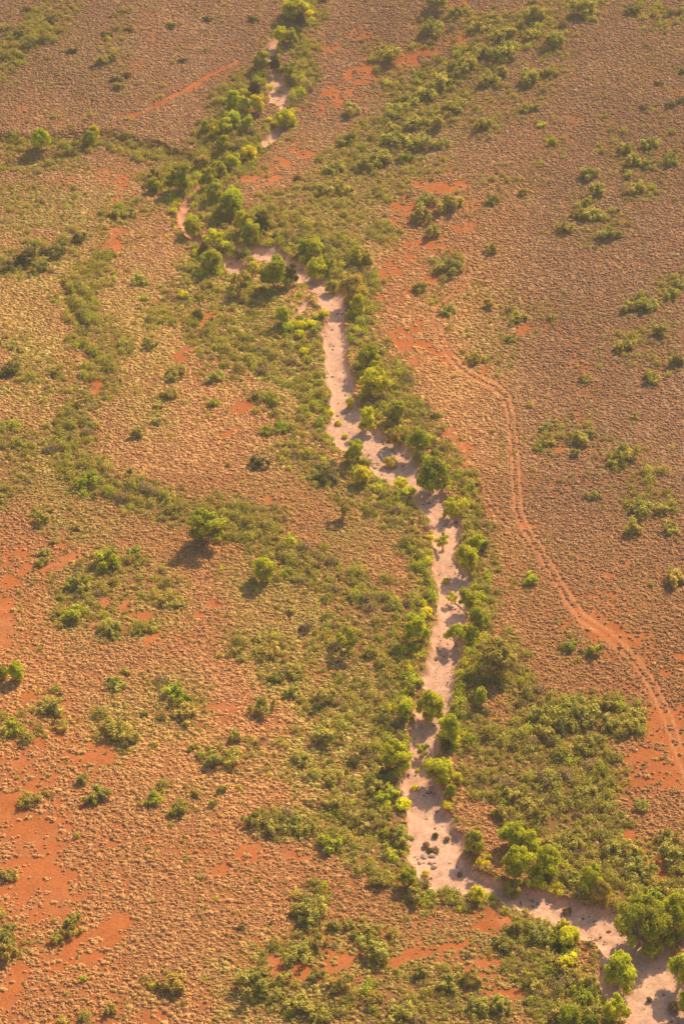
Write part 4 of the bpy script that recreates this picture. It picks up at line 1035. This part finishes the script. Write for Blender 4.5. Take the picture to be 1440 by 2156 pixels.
def rock(u, v, w, label, flat=.55):
    x, y, z, m = at(u, v); r = np.random.default_rng(int(u * 7 + v))
    import bmesh
    bm = bmesh.new(); bmesh.ops.create_icosphere(bm, subdivisions=3, radius=.5)
    for vv in bm.verts:
        p = vv.co.copy(); k = 1 + .35 * (fbm(p.x + u, p.y + p.z * 1.7, .5, 3, 70) - .5) * 2
        vv.co = Vector((round(p.x * k * 4) / 4 * .35 + p.x * k * .65, p.y * k * .8, p.z * k * flat))
    me = bpy.data.meshes.new('creek_rock'); bm.to_mesh(me); bm.free(); me.materials.append(M_ROCK)
    o = link('creek_rock', me); s = w * m; o.location = (x, y, z + .1 * s); o.scale = (s,) * 3; o.rotation_euler = (0, 0, r.uniform(0, 6))
    tag(o, label, 'rock', 'rocks lying in the creek bed')


rock(910, 1789, 17, 'pale flat rock just below the dark bushes on the sand fan')
rock(893, 1790, 20, 'low brownish rock at the left of the debris on the sand fan', .4)
rock(915, 1812, 15, 'dark low rock lowest in the debris on the sand fan', .5)
rock(884, 1803, 12, 'small dark rock by itself left of the sand fan debris', .5)
rock(788, 972, 14, 'pale rock at the foot of the log jam')
rock(776, 955, 16, 'brownish flat rock left of the log jam', .4)
rock(152, 514, 10, 'white rock alone in the grass near the upper left border')
rock(375, 1668, 8, 'small white rock on the spinifex left of the arched hedge')


def log(u0, v0, u1, v1, rad, label, branches=2, lift=.3):
    x0, y0, z0, m = at(u0, v0); x1, y1, z1, _ = at(u1, v1)
    r = np.random.default_rng(int(u0 + v0)); A = np.array((0, 0, rad * .6)); B = np.array((x1 - x0, y1 - y0, z1 - z0 + lift))
    ps = [A + (B - A) * t + r.uniform(-.12, .12, 3) for t in (0, .3, .6, .85, 1)]
    parts = [tube(ps, [rad * 1.25, rad, rad * .85, rad * .6, rad * .3], 8)]
    root = link('fallen_log', None); root.location = (x0, y0, z0)
    V, Fq = join(parts); link('log_trunk', mesh_np('log_trunk', V, [Fq], M_DEAD, True), root)
    for k in range(branches):
        p0 = ps[2 + k % 2]; e = p0 + r.uniform(-1, 1, 3) * np.array((1.6, 1.6, .3)) + np.array((0, 0, .7))
        V, Fq = tube([p0, (p0 + e) / 2 + r.uniform(-.1, .1, 3), e], [rad * .5, rad * .35, rad * .12], 6)
        link('branch', mesh_np('branch', V, [Fq], M_DEAD, True), root)
    tag(root, label, 'log', 'dead timber in the creek bed')


log(809, 960, 800, 945, .30, 'upright bleached stump-like log sticking out of the log jam', 2, .9)
log(775, 962, 802, 966, .22, 'low dead log across the channel at the log jam', 3)
log(957, 1256, 978, 1272, .26, 'long pale fallen log lying across the mid creek sand', 2)
log(942, 1262, 962, 1270, .2, 'dark short log under the two-headed sapling in mid creek', 2)

# ---------------------------------------------------------------- light, air, camera
SUN_EL, SUN_AZ = 40.0, math.degrees(math.atan2(.54, .84))      # azimuth from +Y towards +X
sd = Vector((math.sin(R(SUN_AZ)) * math.cos(R(SUN_EL)), math.cos(R(SUN_AZ)) * math.cos(R(SUN_EL)), math.sin(R(SUN_EL))))
sl = bpy.data.lights.new('sun', 'SUN'); sl.energy = 4.6; sl.angle = R(.6); sl.color = (1, .785, .50)
so = bpy.data.objects.new('sun', sl); COL.objects.link(so); so.rotation_euler = sd.to_track_quat('Z', 'Y').to_euler(); so.location = sd * 500
w = bpy.data.worlds.new('World'); S.world = w; w.use_nodes = True
nt = w.node_tree; bg = nt.nodes['Background']; sky = nt.nodes.new('ShaderNodeTexSky'); sky.sky_type = 'NISHITA'; sky.sun_disc = False
sky.sun_elevation = R(SUN_EL); sky.sun_rotation = R(SUN_AZ); sky.dust_density = 3.0
nt.links.new(sky.outputs[0], bg.inputs[0]); bg.inputs[1].default_value = .085

HAZE = .00009
if HAZE:
    import bmesh
    bm = bmesh.new(); bmesh.ops.create_cube(bm, size=1)
    me = bpy.data.meshes.new('haze'); bm.to_mesh(me); bm.free()
    hz_ = link('haze', me); hz_.scale = (26000, 26000, CAM_H + 40 + 12); hz_.location = (0, 600, (CAM_H + 40 - 12) / 2)
    m, nt, out = newmat('haze_air'); pv = nt.nodes.new('ShaderNodeVolumePrincipled')
    pv.inputs['Color'].default_value = (.95, .9, .86, 1); pv.inputs['Density'].default_value = HAZE; pv.inputs['Anisotropy'].default_value = .3
    nt.links.new(pv.outputs[0], out.inputs['Volume']); me.materials.append(m)
    tag(hz_, 'thin warm haze hanging over the whole plain', 'haze', kind='stuff')

cam = bpy.data.cameras.new('camera'); co = bpy.data.objects.new('camera', cam); COL.objects.link(co)
cam.sensor_fit = 'VERTICAL'; cam.angle_y = R(VFOV) if hasattr(cam, 'angle_y') else 0; cam.sensor_height = 24; cam.lens = 12 / math.tan(R(VFOV / 2))
cam.clip_start = 1; cam.clip_end = 30000
co.location = (0, 0, CAM_H); co.rotation_euler = (R(90 - PITCH), 0, 0)
S.camera = co
S.view_settings.view_transform = 'Standard'; S.view_settings.look = 'None'; S.view_settings.exposure = 0.73; S.view_settings.gamma = 1
S.cycles.max_bounces = 5; S.cycles.diffuse_bounces = 3; S.cycles.transmission_bounces = 4; S.cycles.volume_bounces = 0
print('counts', len(qx), N_UNDER, len(SHRUBS), len(TREES), int(indiv.sum()))
